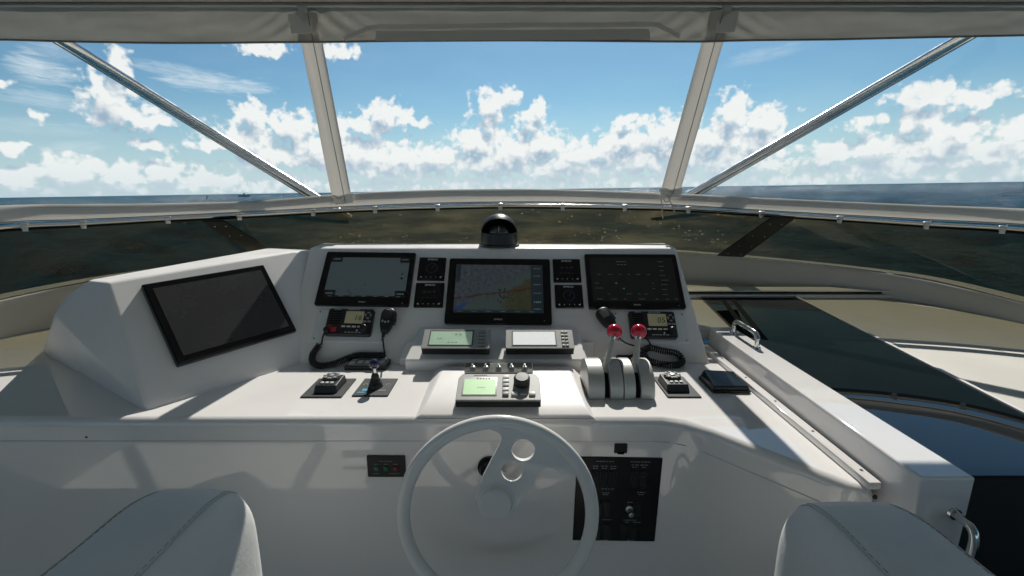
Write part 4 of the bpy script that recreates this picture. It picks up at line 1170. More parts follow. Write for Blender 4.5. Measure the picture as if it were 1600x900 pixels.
# throttle
def throttle():
    z0 = DESK; yc, hl, hh = 1.535, 0.100, 0.106
    xa, xb = Z(921, 620, DESK + 0.02).x, Z(1027, 620, DESK + 0.02).x
    W_ = xb - xa
    t = thing('throttle_control', 'silver twin throttle control with two red ball-topped levers', 'throttle', ((xa + xb) / 2, yc, z0))
    def lobe(xc, wd, hs=1.0):
        b = BM(); pr = []
        for k in range(17):
            a = pi * k / 16
            pr.append((hl * cos(a) * (1.0 if k else 1.0), 0.004 + (hh - 0.004) * (sin(a) ** 0.85) * hs))
        pr = [(hl, 0)] + pr + [(-hl, 0)]
        M_ = basis(Vector((xc, yc, z0)), Vector((0, 1, 0)), Vector((0, 0, 1)), Vector((1, 0, 0)))
        prism(b, pr, -wd / 2, wd / 2, M_)
        obj('housing', b, SILVER, t, world=True, bev=min(0.013, wd * 0.26), seg=5)
    ws = [0.27, 0.085, 0.215, 0.012, 0.185, 0.085, 0.225]; s = sum(ws); x = xa; cs = []
    for k, q in enumerate(ws):
        ww = q / s * W_
        if k in (0, 2, 4, 6): lobe(x + ww / 2, ww, 1.0)
        else: cs.append((x + ww / 2, ww))
        x += ww
    for k, (xc, ww) in enumerate(cs):
        b = BM(); pr = [(hl * 0.84 * cos(pi * j / 14), (hh - 0.024) * sin(pi * j / 14)) for j in range(15)]
        prism(b, pr, -ww / 2 - 0.002, ww / 2 + 0.002, basis(Vector((xc, yc, z0)), Vector((0, 1, 0)), Vector((0, 0, 1)), Vector((1, 0, 0))))
        obj('lever_slot', b, BLACKM, t, world=True)
    for k, (kx, ky, xc) in enumerate(((960, 518, cs[0][0]), (998, 518, cs[2][0]))):
        d = ray(kx, ky); y_ = 1.60; p = d * (y_ / d.y)
        foot = Vector((xc, yc - 0.035, z0 + 0.070)); 
        b = BM(); path = catmull([foot, foot.lerp(p, 0.45) + Vector((0, 0.0, 0.004)), p], 6)
        n_ = len(path); tube(b, path, 0.0085, 14, scale=[1.75 - 0.85 * i / (n_ - 1) for i in range(n_)])
        lv = obj('lever', b, mat('lever_satin', (0.60, 0.58, 0.51), 0.32, metal=0.35),  t, world=True)
        b = BM(); sph(b, p, 0.0285, n=36); kn = obj('ball_knob', b, REDB, lv, world=True)
        b = BM(); dd = (p - path[-3]).normalized(); cyl(b, p - dd * 0.034, p - dd * 0.024, 0.010, 0.014, 16); obj('knob_collar', b, CHROME, lv, world=True)
throttle()

# compass
def compass():
    c = Z(780, 383, -0.268); c.y = 2.215; c.z = top.z + 0.004
    c.x = (780 - 800) / FPX * (c.y * cos(PITCH) - c.z * sin(PITCH))
    t = thing('compass', 'round black hooded compass on top of the console', 'compass', c)
    b = BM(); lathe(b, [(0.098, 0.0), (0.098, 0.006), (0.090, 0.010), (0.088, 0.058), (0.084, 0.062), (0.0, 0.062)], n=48); obj('compass_base', b, BLACK, t)
    # hood: rear and top of a dome, open toward the helm
    b = BM(); R_ = 0.088; N = 40; K = 14; V = []
    for shell in (R_, R_ - 0.005):
        g = []
        for k in range(K + 1):
            ph = radians(90) * k / K
            row = []
            for j in range(N + 1):
                # sweep from the open side, over the top
                a = pi * j / N
                x_ = shell * cos(a); zz = shell * sin(a) * 1.05
                yy = shell * 0.95 * sin(ph) * sin(a) ** 0.5 * 1.0 if False else 0
                row.append((x_, zz))
            g.append(row)
        V.append(g)
    b.free(); b = BM()
    for shell, flip in ((R_, 0), (R_ - 0.006, 1)):
        rows = []
        for k in range(K + 1):
            ph = radians(-38 + 128 * k / K)
            rows.append([b.verts.new((shell * cos(pi * j / N), shell * sin(pi * j / N) * sin(ph), 0.060 + 1.04 * shell * sin(pi * j / N) * cos(ph))) for j in range(N + 1)])
        for A, B_ in zip(rows, rows[1:]):
            for j in range(N):
                if len({A[j], A[j + 1], B_[j + 1], B_[j]}) == 4:
                    f = (A[j], A[j + 1], B_[j + 1], B_[j]); b.faces.new(f if flip else f[::-1])
        if not flip: front = rows[0]
        else:
            for j in range(N): b.faces.new((front[j], front[j + 1], rows[0][j + 1], rows[0][j]))
    obj('hood', b, BLACK, t, recalc=False, angle=60)
    b = BM(); sph(b, (0, -0.005, 0.060), 0.050, (1, 1, 0.78), 28); obj('card_globe', b, mat('compass_globe', (0.05, 0.055, 0.06), 0.08, coat=0.5), t)
    b = BM(); box(b, (0, -0.052, 0.078), (0.0025, 0.004, 0.030)); obj('lubber_line', b, PRINT, t)
compass()

# ------------------------------------------------------------------ front face: panels, ignition, wheel
M, w, h = frame_px((574, 711), (634, 711), (634, 744), (575, 744), P_FACE)
t = thing('alarm_panel', 'small black alarm panel with two green and one red square lamps, left of the wheel', 'alarm panel', M)
obj('plate', slab(w, h, 0, 0.006, 0.003), mat('black_engraved_plate', (0.015, 0.015, 0.012), 0.5), t)
for k, m_ in enumerate((GREENL, GREENL, REDL)):
    b = BM(); x_ = (-0.255 + 0.25 * k) * w; box(b, (x_, -0.08 * h, 0.008), (0.12 * w, 0.20 * h, 0.005), r=0.001); obj('lamp_button', b, m_, t)
b = BM(); dashes(b, 0.0, 0.26 * h, 0.34 * w, 0.0038, 0.0063, 9)
for k in range(3): dashes(b, (-0.255 + 0.25 * k) * w, 0.12 * h, 0.11 * w, 0.0035, 0.0063, 4)
dashes(b, -0.28 * w, -0.32 * h, 0.18 * w, 0.003, 0.0063, 6); dashes(b, 0.2 * w, -0.32 * h, 0.28 * w, 0.004, 0.0063, 8); obj('print', b, PRINTD, t)

def switch_panel():
    M, w, h = frame_px((905, 713), (1035, 714), (1022, 845), (891, 842), P_FACE)
    t = thing('switch_panel', 'large black switch panel with rows of rocker switches, right of the wheel', 'switch panel', M)
    obj('plate', slab(w, h, 0, 0.006, 0.002), mat('black_switch_plate', (0.006, 0.006, 0.0065), 0.28), t)
    rk = [(-0.26, 0.25), (-0.155, 0.25), (-0.05, 0.25), (0.20, 0.25), (0.305, 0.25), (-0.20, -0.10), (-0.10, -0.10), (0.27, -0.10), (-0.20, -0.38), (-0.08, -0.38), (0.13, -0.38), (0.24, -0.38)]
    rk = [(a - 0.02, c) for a, c in rk]
    for x_, y_ in rk:
        b = BM(); box(b, (x_ * w, y_ * h, 0.0075), (0.095 * w, 0.19 * h, 0.004), r=0.001)
        f = obj('switch_frame', b, BLACK, t)
        b = BM(); hull(b, [(x_ * w + sx_ * 0.036 * w, y_ * h + sy_ * 0.08 * h, zz) for sx_ in (-1, 1) for sy_, zz in ((-1, 0.009), (-1, 0.015), (0, 0.011), (1, 0.009), (1, 0.0115))])
        obj('rocker', b, mat('rocker_black', (0.012, 0.016, 0.017), 0.25), f)
    b = BM()
    for x_, y_, ww, n_ in ((-0.17, 0.455, 0.22, 6), (-0.28, 0.40, 0.07, 2), (-0.175, 0.40, 0.09, 2), (-0.07, 0.40, 0.08, 2), (-0.28, 0.375, 0.06, 2), (-0.175, 0.375, 0.07, 2), (-0.07, 0.375, 0.07, 2), (0.24, 0.455, 0.24, 6), (0.18, 0.42, 0.1, 2), (0.29, 0.42, 0.1, 2), (0.18, 0.395, 0.07, 2), (0.29, 0.395, 0.05, 2),
                           (-0.12, 0.135, 0.16, 4), (-0.14, 0.09, 0.10, 3), (-0.14, 0.07, 0.07, 2), (0.28, 0.10, 0.11, 3), (0.28, 0.075, 0.07, 2), (0.16, -0.02, 0.07, 2), (0.17, -0.235, 0.16, 5), (0.14, -0.26, 0.05, 2), (0.26, -0.26, 0.10, 3), (-0.10, -0.235, 0.12, 4), (-0.12, -0.49, 0.10, 3), (0.2, -0.485, 0.08, 3)):
        dashes(b, x_ * w, y_ * h, ww * w, 0.0028, 0.0063, n_)
    obj('print', b, mat('engraved_print', (0.30, 0.31, 0.31), 0.6), t)
    b = BM(); lathe(b, [(0.013, 0.0), (0.012, 0.004), (0.0075, 0.006), (0.0075, 0.018), (0.0095, 0.022), (0.0085, 0.030), (0.0, 0.032)], Matrix.Translation((0.155 * w, -0.10 * h, 0.006)), 24); obj('push_knob', b, STEEL, t)
switch_panel()
M, w, h = frame_px((960, 692), (980, 692), (979, 707), (959, 707), P_FACE)
t = thing('socket_cover', 'small black socket cover on the console face just above the switch panel', 'socket', M)
obj('cover_plate', slab(w, h, 0, 0.006, 0.003), BLACK, t)
b = BM(); box(b, (0, -h * 0.44, 0.006), (w * 0.5, 0.006, 0.008), r=0.001); obj('cover_tab', b, BLACKM, t)
c = atY(765, 729, FACE_Y)
t = thing('horn_button', 'round black control on the console face, half hidden by the wheel spoke', 'control', basis(c, (1, 0, 0), (0, 0, 1), (0, -1, 0)))
b = BM(); lathe(b, [(0.038, 0), (0.038, 0.008), (0.032, 0.014), (0.028, 0.022), (0.02, 0.026), (0.0, 0.027)], n=32); obj('housing', b, BLACKG, t)
b = BM(); lathe(b, [(0.012, 0.025), (0.011, 0.031), (0.0, 0.033)], n=20); obj('push_button', b, BLACK, t)

def wheel():
    d = ray(777.5, 804); yc = 1.115; C_ = d * (yc / d.y)
    tilt = radians(9)
    n_ = Vector((0, -cos(tilt), sin(tilt))); x = Vector((1, 0, 0)); y = n_.cross(x)
    if y.z < 0: y = -y
    R_ = 0.2835
    t = thing('steering_wheel', 'white single-spoke steering wheel in front of the console', 'steering wheel', basis(C_, x, y, n_))
    b = BM(); path = [Vector((R_ * cos(2 * pi * k / 96), R_ * sin(2 * pi * k / 96), 0)) for k in range(96)]
    sec = circ(0.0195, 16, 0.016)
    T_, _ = frames(path, True)
    t_ = bmesh.new(); rings = []
    for p in path:
        r_ = p.normalized()
        rings.append([t_.verts.new(p - r_ * 0.018 + r_ * a + Vector((0, 0, c_))) for a, c_ in sec])
    for i in range(96):
        A, B_ = rings[i], rings[(i + 1) % 96]
        for k in range(16): t_.faces.new((A[k], A[(k + 1) % 16], B_[(k + 1) % 16], B_[k]))
    add(b, t_); obj('rim', b, WHEELW, t, angle=80)
    # spoke: broad plate from hub to rim, with two round holes
    ang = radians(64); ux = Vector((cos(ang), sin(ang))); uy = Vector((-sin(ang), cos(ang)))
    hub = Vector((-0.004, 0.031))
    def S(a, c_): q = hub + ux * a + uy * c_; return (q.x, q.y)
    Rr_ = R_ - 0.028
    out = [S(-0.02, 0.054), S(0.05, 0.064), S(0.12, 0.064), S(0.160, 0.063), S(0.178, 0.067), S(0.188, 0.076), S(0.190, 0.092)]
    # follow the rim
    q1 = hub + ux * 0.192 + uy * 0.128; q2 = hub + ux * 0.150 - uy * 0.150; a_l = atan2(q1.y, q1.x); a_r = atan2(q2.y, q2.x)
    for k in range(13):
        a = a_l + (a_r - a_l) * k / 12; out.append((Rr_ * cos(a), Rr_ * sin(a)))
    out += [S(0.158, -0.120), S(0.164, -0.104), S(0.162, -0.088), S(0.150, -0.074), S(0.12, -0.066), S(0.05, -0.062), S(-0.02, -0.054)]
    h1 = [S(0.172 + 0.0345 * cos(2 * pi * k / 32), 0.0 + 0.0345 * sin(2 * pi * k / 32)) for k in range(32)]
    h2 = [S(0.101 + 0.0325 * cos(2 * pi * k / 32), 0.0 + 0.0325 * sin(2 * pi * k / 32)) for k in range(32)]
    b = curve_mesh([out, h1, h2], 0.014, 0.0025)
    for v in b.verts:                                  # the spoke dishes forward toward the hub
        rr = math.hypot(v.co.x, v.co.y) / Rr_; v.co.z += -0.030 * (1 - rr)
    obj('spoke', b, WHEELW, t, angle=40)
    b = BM(); lathe(b, [(0.030, -0.150), (0.032, -0.05), (0.052, -0.045), (0.057, -0.036), (0.057, -0.016), (0.054, -0.009), (0.047, -0.006), (0.045, 0.000), (0.043, 0.005), (0.040, 0.0068), (0.026, 0.0060), (0.0, 0.0040)], Matrix.Translation((hub.x, hub.y, 0)), 56); obj('hub', b, WHEELW, t, angle=30)
wheel()

# ------------------------------------------------------------------ seats at the lower corners
def seat(xc, wd, yf, label, zt):
    t = thing('helm_chair', label, 'chair', (xc, yf - 0.3, FLOOR))
    b = BM(); N = 18; ny = 16; rows = []
    def sec(y_, drop, shrink):
        ring = []
        w2 = wd / 2 * shrink; hh_ = 0.34
        for k in range(N + 1):
            a = pi * k / N
            e = 0.42
            ca, sa = cos(a), sin(a)
            x_ = w2 * (abs(ca) ** e) * (1 if ca >= 0 else -1)
            z_ = zt - drop - 0.13 + 0.13 * (abs(sa) ** 0.62)
            ring.append((xc + x_, y_, z_))
        ring.append((xc - w2 * 0.97, y_, zt - 0.45)); ring.insert(0, (xc + w2 * 0.97, y_, zt - 0.45))
        return ring
    prof = [(0.0, 0.105, 0.80), (0.012, 0.066, 0.87), (0.030, 0.040, 0.92), (0.055, 0.020, 0.96), (0.09, 0.008, 0.985), (0.14, 0.0, 1.0), (0.25, 0.0, 1.0), (0.40, -0.004, 1.0), (0.62, -0.006, 1.0)]
    V = [[b.verts.new(q) for q in sec(yf - d_, dr, sh_)] for d_, dr, sh_ in prof]
    for A, B_ in zip(V, V[1:]):
        for k in range(len(A) - 1): b.faces.new((A[k], A[k + 1], B_[k + 1], B_[k]))
    b.faces.new(V[0]); b.faces.new(V[-1][::-1])
    for V_ in (V,):
        for A, B_ in zip(V_, V_[1:]): b.faces.new((A[-1], A[0], B_[0], B_[-1]))
    obj('cushion', b, VINYL, t, world=True, angle=75)
    # piping seams with stitches
    for side in (-1, 1):
        path = []
        for d_, dr, sh_ in prof:
            w2 = wd / 2 * sh_; ca = 0.72 ** (1 / 0.42); sa = math.sqrt(1 - ca * ca)
            path.append(Vector((xc + side * w2 * 0.72, yf - d_, zt - dr - 0.13 + 0.13 * sa ** 0.62 + 0.0005)))
        path = catmull(path, 8)
        b = BM(); tube(b, path, 0.0016, 6); obj('seam', b, mat('vinyl_piping', (0.58, 0.59, 0.57), 0.6), t, world=True)
        b = BM(); L_ = 0
        for a_, c_ in zip(path, path[1:]):
            n_ = max(1, int((c_ - a_).length / 0.009))
            for k in range(n_):
                q0 = a_.lerp(c_, (k + 0.15) / n_); q1 = a_.lerp(c_, (k + 0.75) / n_); o_ = Vector((-side * 0.006, 0, 0.0026))
                cyl(b, q0 + o_, q1 + o_, 0.0006, n=5)
        obj('stitching', b, STITCH, t, world=True, smooth=False)
    b = BM(); box(b, (xc, yf - 0.33, zt - 0.55), (wd * 0.7, 0.45, 0.14), r=0.02); box(b, (xc, yf - 0.36, (zt - 0.6 + FLOOR) / 2), (0.10, 0.12, zt - 0.6 - FLOOR), r=0.01); obj('pedestal', b, GEL2, t, world=True)
seat(-0.678, 0.222, 0.908, 'pale upholstered helm chair bolster with brown stitching, at the lower left', -0.60)
seat(0.690, 0.244, 0.868, 'pale upholstered helm chair bolster with brown stitching, at the lower right', -0.60)

# ------------------------------------------------------------------ windscreen: smoked panels, rail, clips
# rail line: pixel and distance ahead of the camera
RAIL = [(0, 356, 2.05), (130, 349, 2.20), (262, 341.5, 2.32), (400, 335, 2.40), (540, 327.5, 2.47), (660, 323.5, 2.51), (790, 321, 2.53), (920, 322, 2.51), (1050, 325, 2.47), (1190, 333.5, 2.42), (1320, 341.5, 2.34), (1448, 350, 2.23), (1600, 359, 2.05)]
SIDE = [(2.52, -4.2), (2.52, 0.0), (2.51, 1.0), (2.44, 1.62)]          # the rail runs aft along both sides (x, y)
rail_pts = [Vector((-x, y, -0.205)) for x, y in SIDE] + [atY(px, py, y) for px, py, y in RAIL] + [Vector((x, y, -0.205)) for x, y in reversed(SIDE)]
rail_path = catmull(rail_pts, 16)
ws = thing('windscreen', 'low smoked acrylic windscreen curving round the front of the helm', 'windscreen', (0, 3.0, -0.43))
# base line on the coaming caps
cap = [p for p in reversed(lc)] + list(rc)[1:]
cap = [p for p in cap if p.y > 0.3]
def resample(P, n):
    L = [0.0]
    for a, c in zip(P, P[1:]): L.append(L[-1] + (c - a).length)
    out = []
    for k in range(n + 1):
        s_ = L[-1] * k / n; i = 0
        while i < len(P) - 2 and L[i + 1] < s_: i += 1
        out.append(P[i].lerp(P[i + 1], (s_ - L[i]) / max(1e-9, L[i + 1] - L[i])))
    return out
NS = 240
top_l = [p + Vector((0, 0, 0)) for p in resample(rail_path, NS)]
cap_l = resample(cap, NS)
def cap_at(p):       # foot of the pane below a rail point: radially outward
    best = None; d = Vector((p.x, p.y - 0.2, 0)).normalized()
    for a, c in zip(cap, cap[1:]):
        e = c - a; den = d.x * e.y - d.y * e.x
        if abs(den) < 1e-9: continue
        t1 = ((a.x - 0) * e.y - (a.y - 0.2) * e.x) / den
        k = ((a.x - 0) * d.y - (a.y - 0.2) * d.x) / den
        if t1 > 0 and -0.001 <= k <= 1.001: best = a + e * k
    return best
foot = [cap_at(p) if p.y > 0.6 else None for p in top_l]
for _ in range(14):
    foot = [f if f is None or i in (0, len(foot) - 1) or foot[i - 1] is None or foot[i + 1] is None else (foot[i - 1] + f * 2 + foot[i + 1]) / 4 for i, f in enumerate(foot)]
pairs = [(a + Vector((0, 0.0, -0.004)), f + Vector((0, 0, 0.006))) for a, f in zip(top_l, foot) if f is not None]
def ruled(name, prs, m, parent, th=0.006, label=None, rows=10):
    """thin curved sheet between two lines, divided up its height so that it bends smoothly"""
    b = BM(); V = []
    for a, f in prs:
        nrm = Vector((a.x, a.y, 0)).normalized() * th
        inner = [a.lerp(f, k / rows) for k in range(rows + 1)]
        V.append([b.verts.new(q) for q in inner] + [b.verts.new(q + nrm) for q in reversed(inner)])
    n_ = len(V[0])
    for A, B_ in zip(V, V[1:]):
        for k in range(n_): b.faces.new((A[k], A[(k + 1) % n_], B_[(k + 1) % n_], B_[k]))
    b.faces.new(V[0][::-1]); b.faces.new(V[-1])
    return obj(name, b, m, parent, world=True, angle=40, label=label)
# split where the struts stand
def near_idx(px):
    best = min(range(len(pairs)), key=lambda i: abs(800 + FPX * pairs[i][0].x / (pairs[i][0].y * cos(PITCH) - pairs[i][0].z * sin(PITCH)) - px) if pairs[i][0].y > 0.5 else 9e9)
    return best
iL, iR = near_idx(340), near_idx(1215)
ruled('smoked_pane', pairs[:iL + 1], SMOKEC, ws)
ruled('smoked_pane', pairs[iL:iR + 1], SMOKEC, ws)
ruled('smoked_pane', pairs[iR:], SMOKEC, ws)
# black band along the top edge of the panes
b = BM(); V = []
band = [(a, a.lerp(f, 0.045)) for a, f in pairs]
ruled('edge_band', [(a + Vector((-a.x, -a.y, 0)).normalized() * 0.004, f + Vector((-a.x, -a.y, 0)).normalized() * 0.004) for a, f in band], BLACKM, ws, th=0.003)
def strut(q, yt, yb):
    a0, a1, b1, b0 = q
    A0, A1 = atY(*a0, yt), atY(*a1, yt - 0.01); B0, B1 = atY(*b0, yb), atY(*b1, yb - 0.01)
    nrm = (A1 - A0).cross(B0 - A0).normalized()
    if nrm.y < 0: nrm = -nrm
    b = BM(); hull(b, [A0, A1, B0, B1] + [p + nrm * 0.010 for p in (A0, A1, B0, B1)])
    s_ = obj('strut', b, STRUT, ws, world=True, bev=0.003)
    for f in (0.12, 0.40, 0.66, 0.9):
        for g in (0.25, 0.75):
            p = A0.lerp(B0, f).lerp(A1.lerp(B1, f), g)
            b = BM(); cyl(b, p + nrm * 0.002, p - nrm * 0.003, 0.005, 0.003, 10); obj('bolt', b, STEEL, s_, world=True)
strut(((316, 347), (350, 346), (425, 391), (388, 393)), 2.26, 3.0)
strut(((1243, 341), (1207, 340), (1121, 400), (1161, 402)), 2.26, 3.0)

rl = thing('windscreen_rail', 'curved polished steel rail along the top of the smoked windscreen, held by clips', 'rail', (0, 2.53, -0.1))
b = BM(); tube(b, rail_path, 0.0085, 14); obj('rail_tube', b, CHROME, rl, world=True, angle=80)
cm = None
for px in (40, 133, 262, 378, 487, 583, 683, 780, 878, 975, 1078, 1190, 1308, 1448, 1570):
    # the rail point under this column
    best = min((p for p in rail_path if p.y > 0.8), key=lambda p: abs(800 + FPX * p.x / (p.y * cos(PITCH) - p.z * sin(PITCH)) - px))
    if cm is None:
        b = BM(); lathe(b, [(0.0115, -0.013), (0.0125, -0.011), (0.0125, 0.011), (0.0115, 0.013)], Matrix.Rotation(pi / 2, 4, 'Y'), 18)
        box(b, (0, -0.006, -0.014), (0.020, 0.003, 0.022), r=0.001); cyl(b, (0, -0.010, -0.019), (0, -0.006, -0.019), 0.0035, n=10)
        box(b, (0.012, -0.006, 0.018), (0.003, 0.003, 0.024))
        o = obj('clip', b, STEEL, rl); cm = o.data
    else: o = link('clip', cm, rl)
    o.location = Vector(best) - rl.location
    o.rotation_euler = (0, 0, -atan2(best.x, best.y) * 0.8)

# ------------------------------------------------------------------ enclosure of canvas and clear vinyl
BOOT = [(0, 321, 349), (130, 319, 344), (262, 317.5, 338), (400, 313.5, 331.5), (540, 302.5, 324), (660, 297, 319), (790, 295, 316.5), (920, 297, 317.5), (1050, 302, 321), (1190, 309, 329.5), (1320, 315, 337), (1448, 320.5, 344), (1600, 326, 352)]
en = thing('canvas_boot', 'beige canvas boot covering the lower edge of the clear windows', 'canvas', (0, 2.5, -0.05))
tp = [Vector((-x - 0.01, y, -0.095)) for x, y in SIDE]; bo = [Vector((-x, y, -0.175)) for x, y in SIDE]
for (px, ya, yb), (_, _, y) in zip(BOOT, RAIL):
    tp.append(atY(px, ya, y + 0.015)); bo.append(atY(px, yb, y - 0.012))
tp += [Vector((x + 0.01, y, -0.095)) for x, y in reversed(SIDE)]; bo += [Vector((x, y, -0.175)) for x, y in reversed(SIDE)]
tp, bo = catmull(tp, 6), catmull(bo, 6)
b = BM(); V = []
for i, (a, c) in enumerate(zip(tp, bo)):
    inw = Vector((-a.x, -a.y, 0)).normalized(); mid = (a + c) / 2; hh_ = (a - c).length / 2
    row = []
    for k in range(14):
        an = pi * (k / 13 - 0.5) * 1.15
        bulge = 0.020 + 0.004 * noise.noise(Vector((i * 0.21, k * 0.4, 0)))
        up_ = (a - c).normalized()
        row.append(b.verts.new(mid + up_ * hh_ * sin(an) + inw * bulge * cos(an)))
    V.append(row)
for A, B_ in zip(V, V[1:]):
    for k in range(13): b.faces.new((A[k], A[k + 1], B_[k + 1], B_[k]))
obj('boot_cover', b, CANVAS, en, world=True, angle=80)
b = BM(); tube(b, [p + Vector((-p.x, -p.y, 0)).normalized() * 0.012 + Vector((0, 0, 0.004)) for p in bo], 0.003, 6); obj('hem', b, CANVAS_D, en, world=True)

TOPY, = (2.25,)
# valance
VB = [(-700, 58), (-300, 62), (0, 63), (100, 66), (240, 68.5), (330, 68.5), (465, 67), (480, 67), (520, 67), (600, 65.5), (700, 65), (800, 64.5), (900, 65), (1000, 66), (1090, 66.5), (1130, 66), (1145, 64.5), (1300, 63), (1450, 59.5), (1600, 56.5), (1900, 50), (2300, 40)]
def vb(x):
    for (xa, ya), (xb_, yb_) in zip(VB, VB[1:]):
        if xa <= x <= xb_: return ya + (yb_ - ya) * (x - xa) / (xb_ - xa)
va = thing('canvas_valance', 'beige canvas valance hanging from the hardtop above the clear windows', 'canvas', (0, TOPY, 0.7))
b = BM(); V = []
NX, NZ = 420, 14
ztop = atY(800, 11, TOPY).z
for i in range(NX + 1):
    px = -700 + 3000 * i / NX; lo = atY(px, vb(px), TOPY); row = []
    for k in range(NZ + 1):
        f = k / NZ; x_ = lo.x; z_ = lo.z + (ztop - lo.z) * f
        e = 0.0
        for c0, dirn in ((-0.94, 1), (-0.84, -1), (0.84, 1), (0.96, -1)):
            d_ = abs(x_ - c0)
            if d_ < 0.38:
                e += 0.010 * sin(60 * d_ * (0.5 + f) + 5 * f) * (1 - d_ / 0.38) ** 2 * (0.3 + f * (1 - f) * 2.5)
        e += 0.006 * noise.noise(Vector((x_ * 3.0, f * 2.0, 1.7))) + 0.003 * noise.noise(Vector((x_ * 11.0, f * 4.0, 5.0)))
        e *= min(1, f * 6) * 1.0
        row.append(b.verts.new((x_, TOPY + e * 1.3, z_)))
    V.append(row)
for A, B_ in zip(V, V[1:]):
    for k in range(NZ): b.faces.new((A[k], A[k + 1], B_[k + 1], B_[k]))
o = obj('valance_cloth', b, VALANCE, va, world=True, angle=80)
b = BM(); tube(b, [atY(px, vb(px), TOPY) + Vector((0, -0.002, 0.003)) for px in range(-700, 2301, 40)], 0.0045, 8); obj('bottom_hem', b, CANVAS_D, va, world=True)
def Vp(px, py, dy=-0.014): return atY(px, py, TOPY + dy)
b = BM(); sweep(b, catmull([Vp(538, 61), Vp(566, 49), Vp(590, 42.5), Vp(700, 41.5), Vp(820, 39.5), Vp(930, 39), Vp(1018, 38), Vp(1035, 43), Vp(1062, 57)], 5), [(-0.004, -0.0095), (0.004, -0.0095), (0.004, 0.0095), (-0.004, 0.0095)], up=(0, 0, 1)); obj('flap_tape', b, PALEC, va, world=True)
b = BM(); V1 = [Vp(588, 49, -0.008), Vp(1014, 45, -0.008), Vp(1016, 62, -0.008), Vp(586, 63.5, -0.008)]
hull(b, V1 + [p + Vector((0, 0.006, 0)) for p in V1]); obj('flap', b, mat('canvas_flap', (0.60, 0.57, 0.51), 0.85, bump=0.5, bscale=400), va, world=True)
for q in (((449, 22), (487, 21), (489, 51), (455, 53)), ((1123, 17), (1156, 16), (1148, 50), (1118, 51))):
    b = BM(); pp = [Vp(*c_, -0.020) for c_ in q]; hull(b, pp + [p + Vector((0, 0.008, 0)) for p in pp]); pt = obj('patch', b, PALEC, va, world=True, bev=0.002)
for q in (((457, -6), (474, -6), (481, 20), (468, 21)), ((1131, -6), (1148, -6), (1143, 15), (1128, 16))):
    b = BM(); pp = [Vp(*c_, -0.030) for c_ in q]; hull(b, pp + [p + Vector((0, 0.006, 0)) for p in pp]); obj('strap', b, mat('pale_strap', (0.66, 0.63, 0.60), 0.8, bump=0.4, bscale=300), va, world=True)

# posts (canvas covered)
for (lab, tl, tr, br, bl) in (('canvas-covered window post left of the centre pane', (461, 20), (494, 20), (549, 312), (520, 314)), ('canvas-covered window post right of the centre pane', (1111, 18), (1144, 18), (1062, 303), (1032, 304))):
    t = thing('window_post', lab, 'window post', atY((bl[0] + br[0]) / 2, bl[1], 2.47))
    b = BM(); V = []
    N = 24
    for i in range(N + 1):
        f = i / N; ya = TOPY - 0.012 + (2.47 - TOPY + 0.0) * f
        l_ = atY(tl[0] + (bl[0] - tl[0]) * f, tl[1] + (bl[1] - tl[1]) * f, ya); r_ = atY(tr[0] + (br[0] - tr[0]) * f, tr[1] + (br[1] - tr[1]) * f, ya)
        row = []
        for k in range(9):
            g = k / 8; p = l_.lerp(r_, g); e = 0.016 * (1 - (2 * g - 1) ** 4) + 0.006 * noise.noise(Vector((f * 3, g * 5, l_.x))) + (0.006 if 0.35 < g < 0.6 else 0)
            row.append(b.verts.new(p + Vector((0, -e, 0))))
        row = [b.verts.new(l_ + Vector((0, 0.012, 0)))] + row + [b.verts.new(r_ + Vector((0, 0.012, 0)))]
        V.append(row)
    m_ = len(V[0])
    for A, B_ in zip(V, V[1:]):
        for k in range(m_ - 1): b.faces.new((A[k], A[k + 1], B_[k + 1], B_[k]))
    obj('post_sleeve', b, CANVAS, t, world=True, angle=60)
    b = BM(); zz = [atY(tl[0] + (bl[0] - tl[0]) * f + (tr[0] - tl[0]) * 0.58, tl[1] + (bl[1] - tl[1]) * f, TOPY - 0.034 + (2.47 - TOPY) * f) for f in [i / 12 for i in range(13)]]
    tube(b, zz, 0.0018, 6); obj('seam', b, CANVAS_D, t, world=True)
    b = BM(); q = [atY(bl[0] - 2, bl[1] - 10, 2.44), atY(br[0] + 4, br[1] - 10, 2.44), atY(br[0] + 2, br[1] + 5, 2.43), atY(bl[0] + 4, bl[1] + 6, 2.43)]
    hull(b, q + [p + Vector((0, 0.012, 0)) for p in q]); pt = obj('patch', b, PALEC, t, world=True, bev=0.003)
    pm = (q[2] + q[3]) / 2 + Vector((0, -0.003, 0.012)); b = BM(); cyl(b, pm + Vector((0, -0.004, 0)), pm + Vector((0, 0.004, 0)), 0.007, n=14); obj('snap_fastener', b, STEEL, t, world=True)

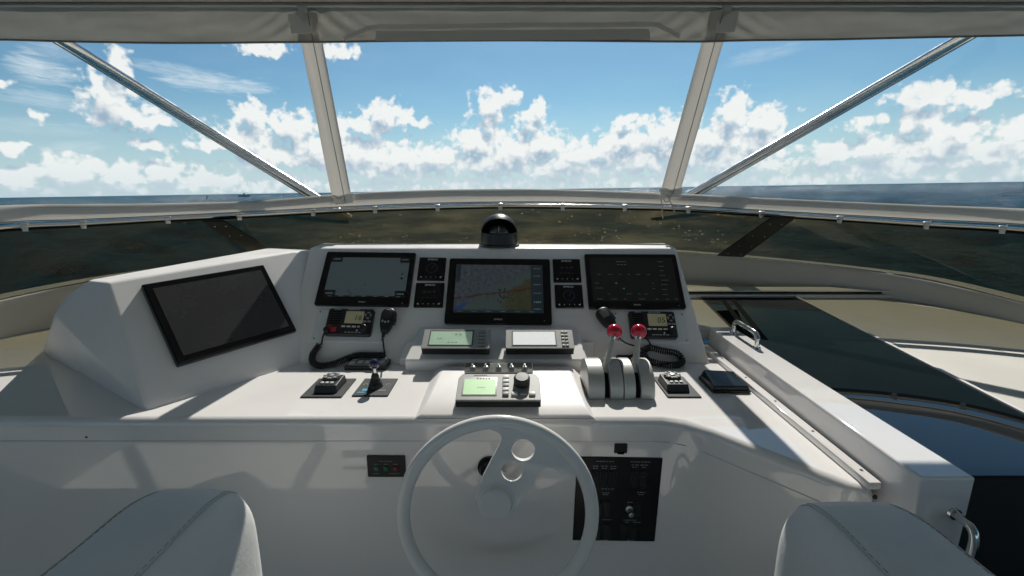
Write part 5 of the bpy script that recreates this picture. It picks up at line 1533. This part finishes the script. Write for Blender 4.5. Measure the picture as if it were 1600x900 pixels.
# clear panes
def pane(lab, top_px, bot_px):
    t = thing('clear_window', lab, 'window', atY((bot_px[0] + bot_px[1]) / 2, 310, 2.45))
    b = BM(); V = []; N = 24
    for i in range(N + 1):
        f = i / N
        pt_ = top_px[0] + (top_px[1] - top_px[0]) * f; pb = bot_px[0] + (bot_px[1] - bot_px[0]) * f
        T_ = atY(pt_, vb(pt_) - 6, TOPY + 0.012)
        best = min(zip(tp, bo), key=lambda q: abs(800 + FPX * q[0].x / (q[0].y * cos(PITCH) - q[0].z * sin(PITCH)) - pb) if q[0].y > 0.7 else 9e9)
        B0_ = (best[0] + best[1]) / 2 + Vector((0, 0.003, 0))
        row = []
        for k in range(13):
            p = T_.lerp(B0_, k / 12); e = 0.006 * noise.noise(Vector((p.x * 2, p.z * 3, 0))) * sin(pi * k / 12)
            row.append(p + Vector((0, e, 0)))
        V.append(row)
    F = [[b.verts.new(q) for q in r] for r in V]; G = [[b.verts.new(q + Vector((0, 0.002, 0))) for q in r] for r in V]
    for i in range(N):
        for k in range(12):
            b.faces.new((F[i][k], F[i][k + 1], F[i + 1][k + 1], F[i + 1][k])); b.faces.new((G[i][k], G[i + 1][k], G[i + 1][k + 1], G[i][k + 1]))
    obj('vinyl_pane', b, CLEAR, t, world=True, angle=60)
pane('clear vinyl window left of the left window post', (-330, 476), (-260, 532))
pane('wide clear vinyl window in the centre between the two posts', (480, 1126), (536, 1046))
pane('clear vinyl window right of the right window post', (1128, 1930), (1050, 1860))

# diagonal polished pipes outside the windows
for lab, a, c, ra, rb in (('diagonal polished steel pipe outside the left window', (97, 62), (484, 302), 0.026, 0.020), ('diagonal polished steel pipe outside the right window', (1514, 52), (1082, 302), 0.026, 0.020)):
    A = atY(*a, 2.36); C_ = atY(*c, 2.62)
    dv = (A - C_).normalized()
    t = thing('hardtop_pipe', lab, 'pipe', C_)
    side = Vector((-dv.z, 0, dv.x)) * (1 if dv.x > 0 else -1)
    lo = side if side.z < 0 else -side
    b = BM(); cyl(b, A + dv * 0.05 - lo * 0.0, C_ - dv * 0.25, 0.024, 0.021, 28); obj('main_tube', b, PIPE, t, world=True)
    b = BM(); o1 = lo * 0.030 + Vector((0, 0.012, 0)); cyl(b, A + dv * 0.05 + o1, C_ - dv * 0.25 + o1 * 0.9, 0.0095, 0.009, 18); obj('secondary_tube', b, PIPE, t, world=True)

# hardtop
ht = thing('hardtop', 'cream hardtop ceiling over the helm, seen along the top edge', 'roof', (0, 0.2, ztop))
b = BM(); box(b, (0, -1.36, ztop + 0.05), (6.6, 7.28, 0.09), r=0.01); obj('ceiling_panel', b, HEAD, ht, world=True)  # runs on aft out of view, lengthened to cut sky light in the shade
b = BM(); box(b, (0, TOPY - 0.035, ztop + 0.001), (6.4, 0.018, 0.008), r=0.002); obj('valance_track', b, CANVAS_D, ht, world=True)

# loose cord ends tied at the foot of the right post
t = thing('cord_ends', 'thin grey cord ends tied at the foot of the right window post', 'cord', atY(1042, 320, 2.40))
b = BM()
for pts_ in (((1034, 306), (1033, 314), (1036, 322), (1034, 333), (1036, 341)), ((1042, 303), (1046, 312), (1049, 319), (1054, 331)), ((1036, 310), (1041, 316), (1047, 311), (1044, 305), (1038, 309))):
    tube(b, catmull([atY(px, py, 2.395 - 0.002 * k) for k, (px, py) in enumerate(pts_)], 5), 0.0028, 7)
obj('cord_strand', b, mat('grey_cord', (0.50, 0.48, 0.44), 0.8), t, world=True)
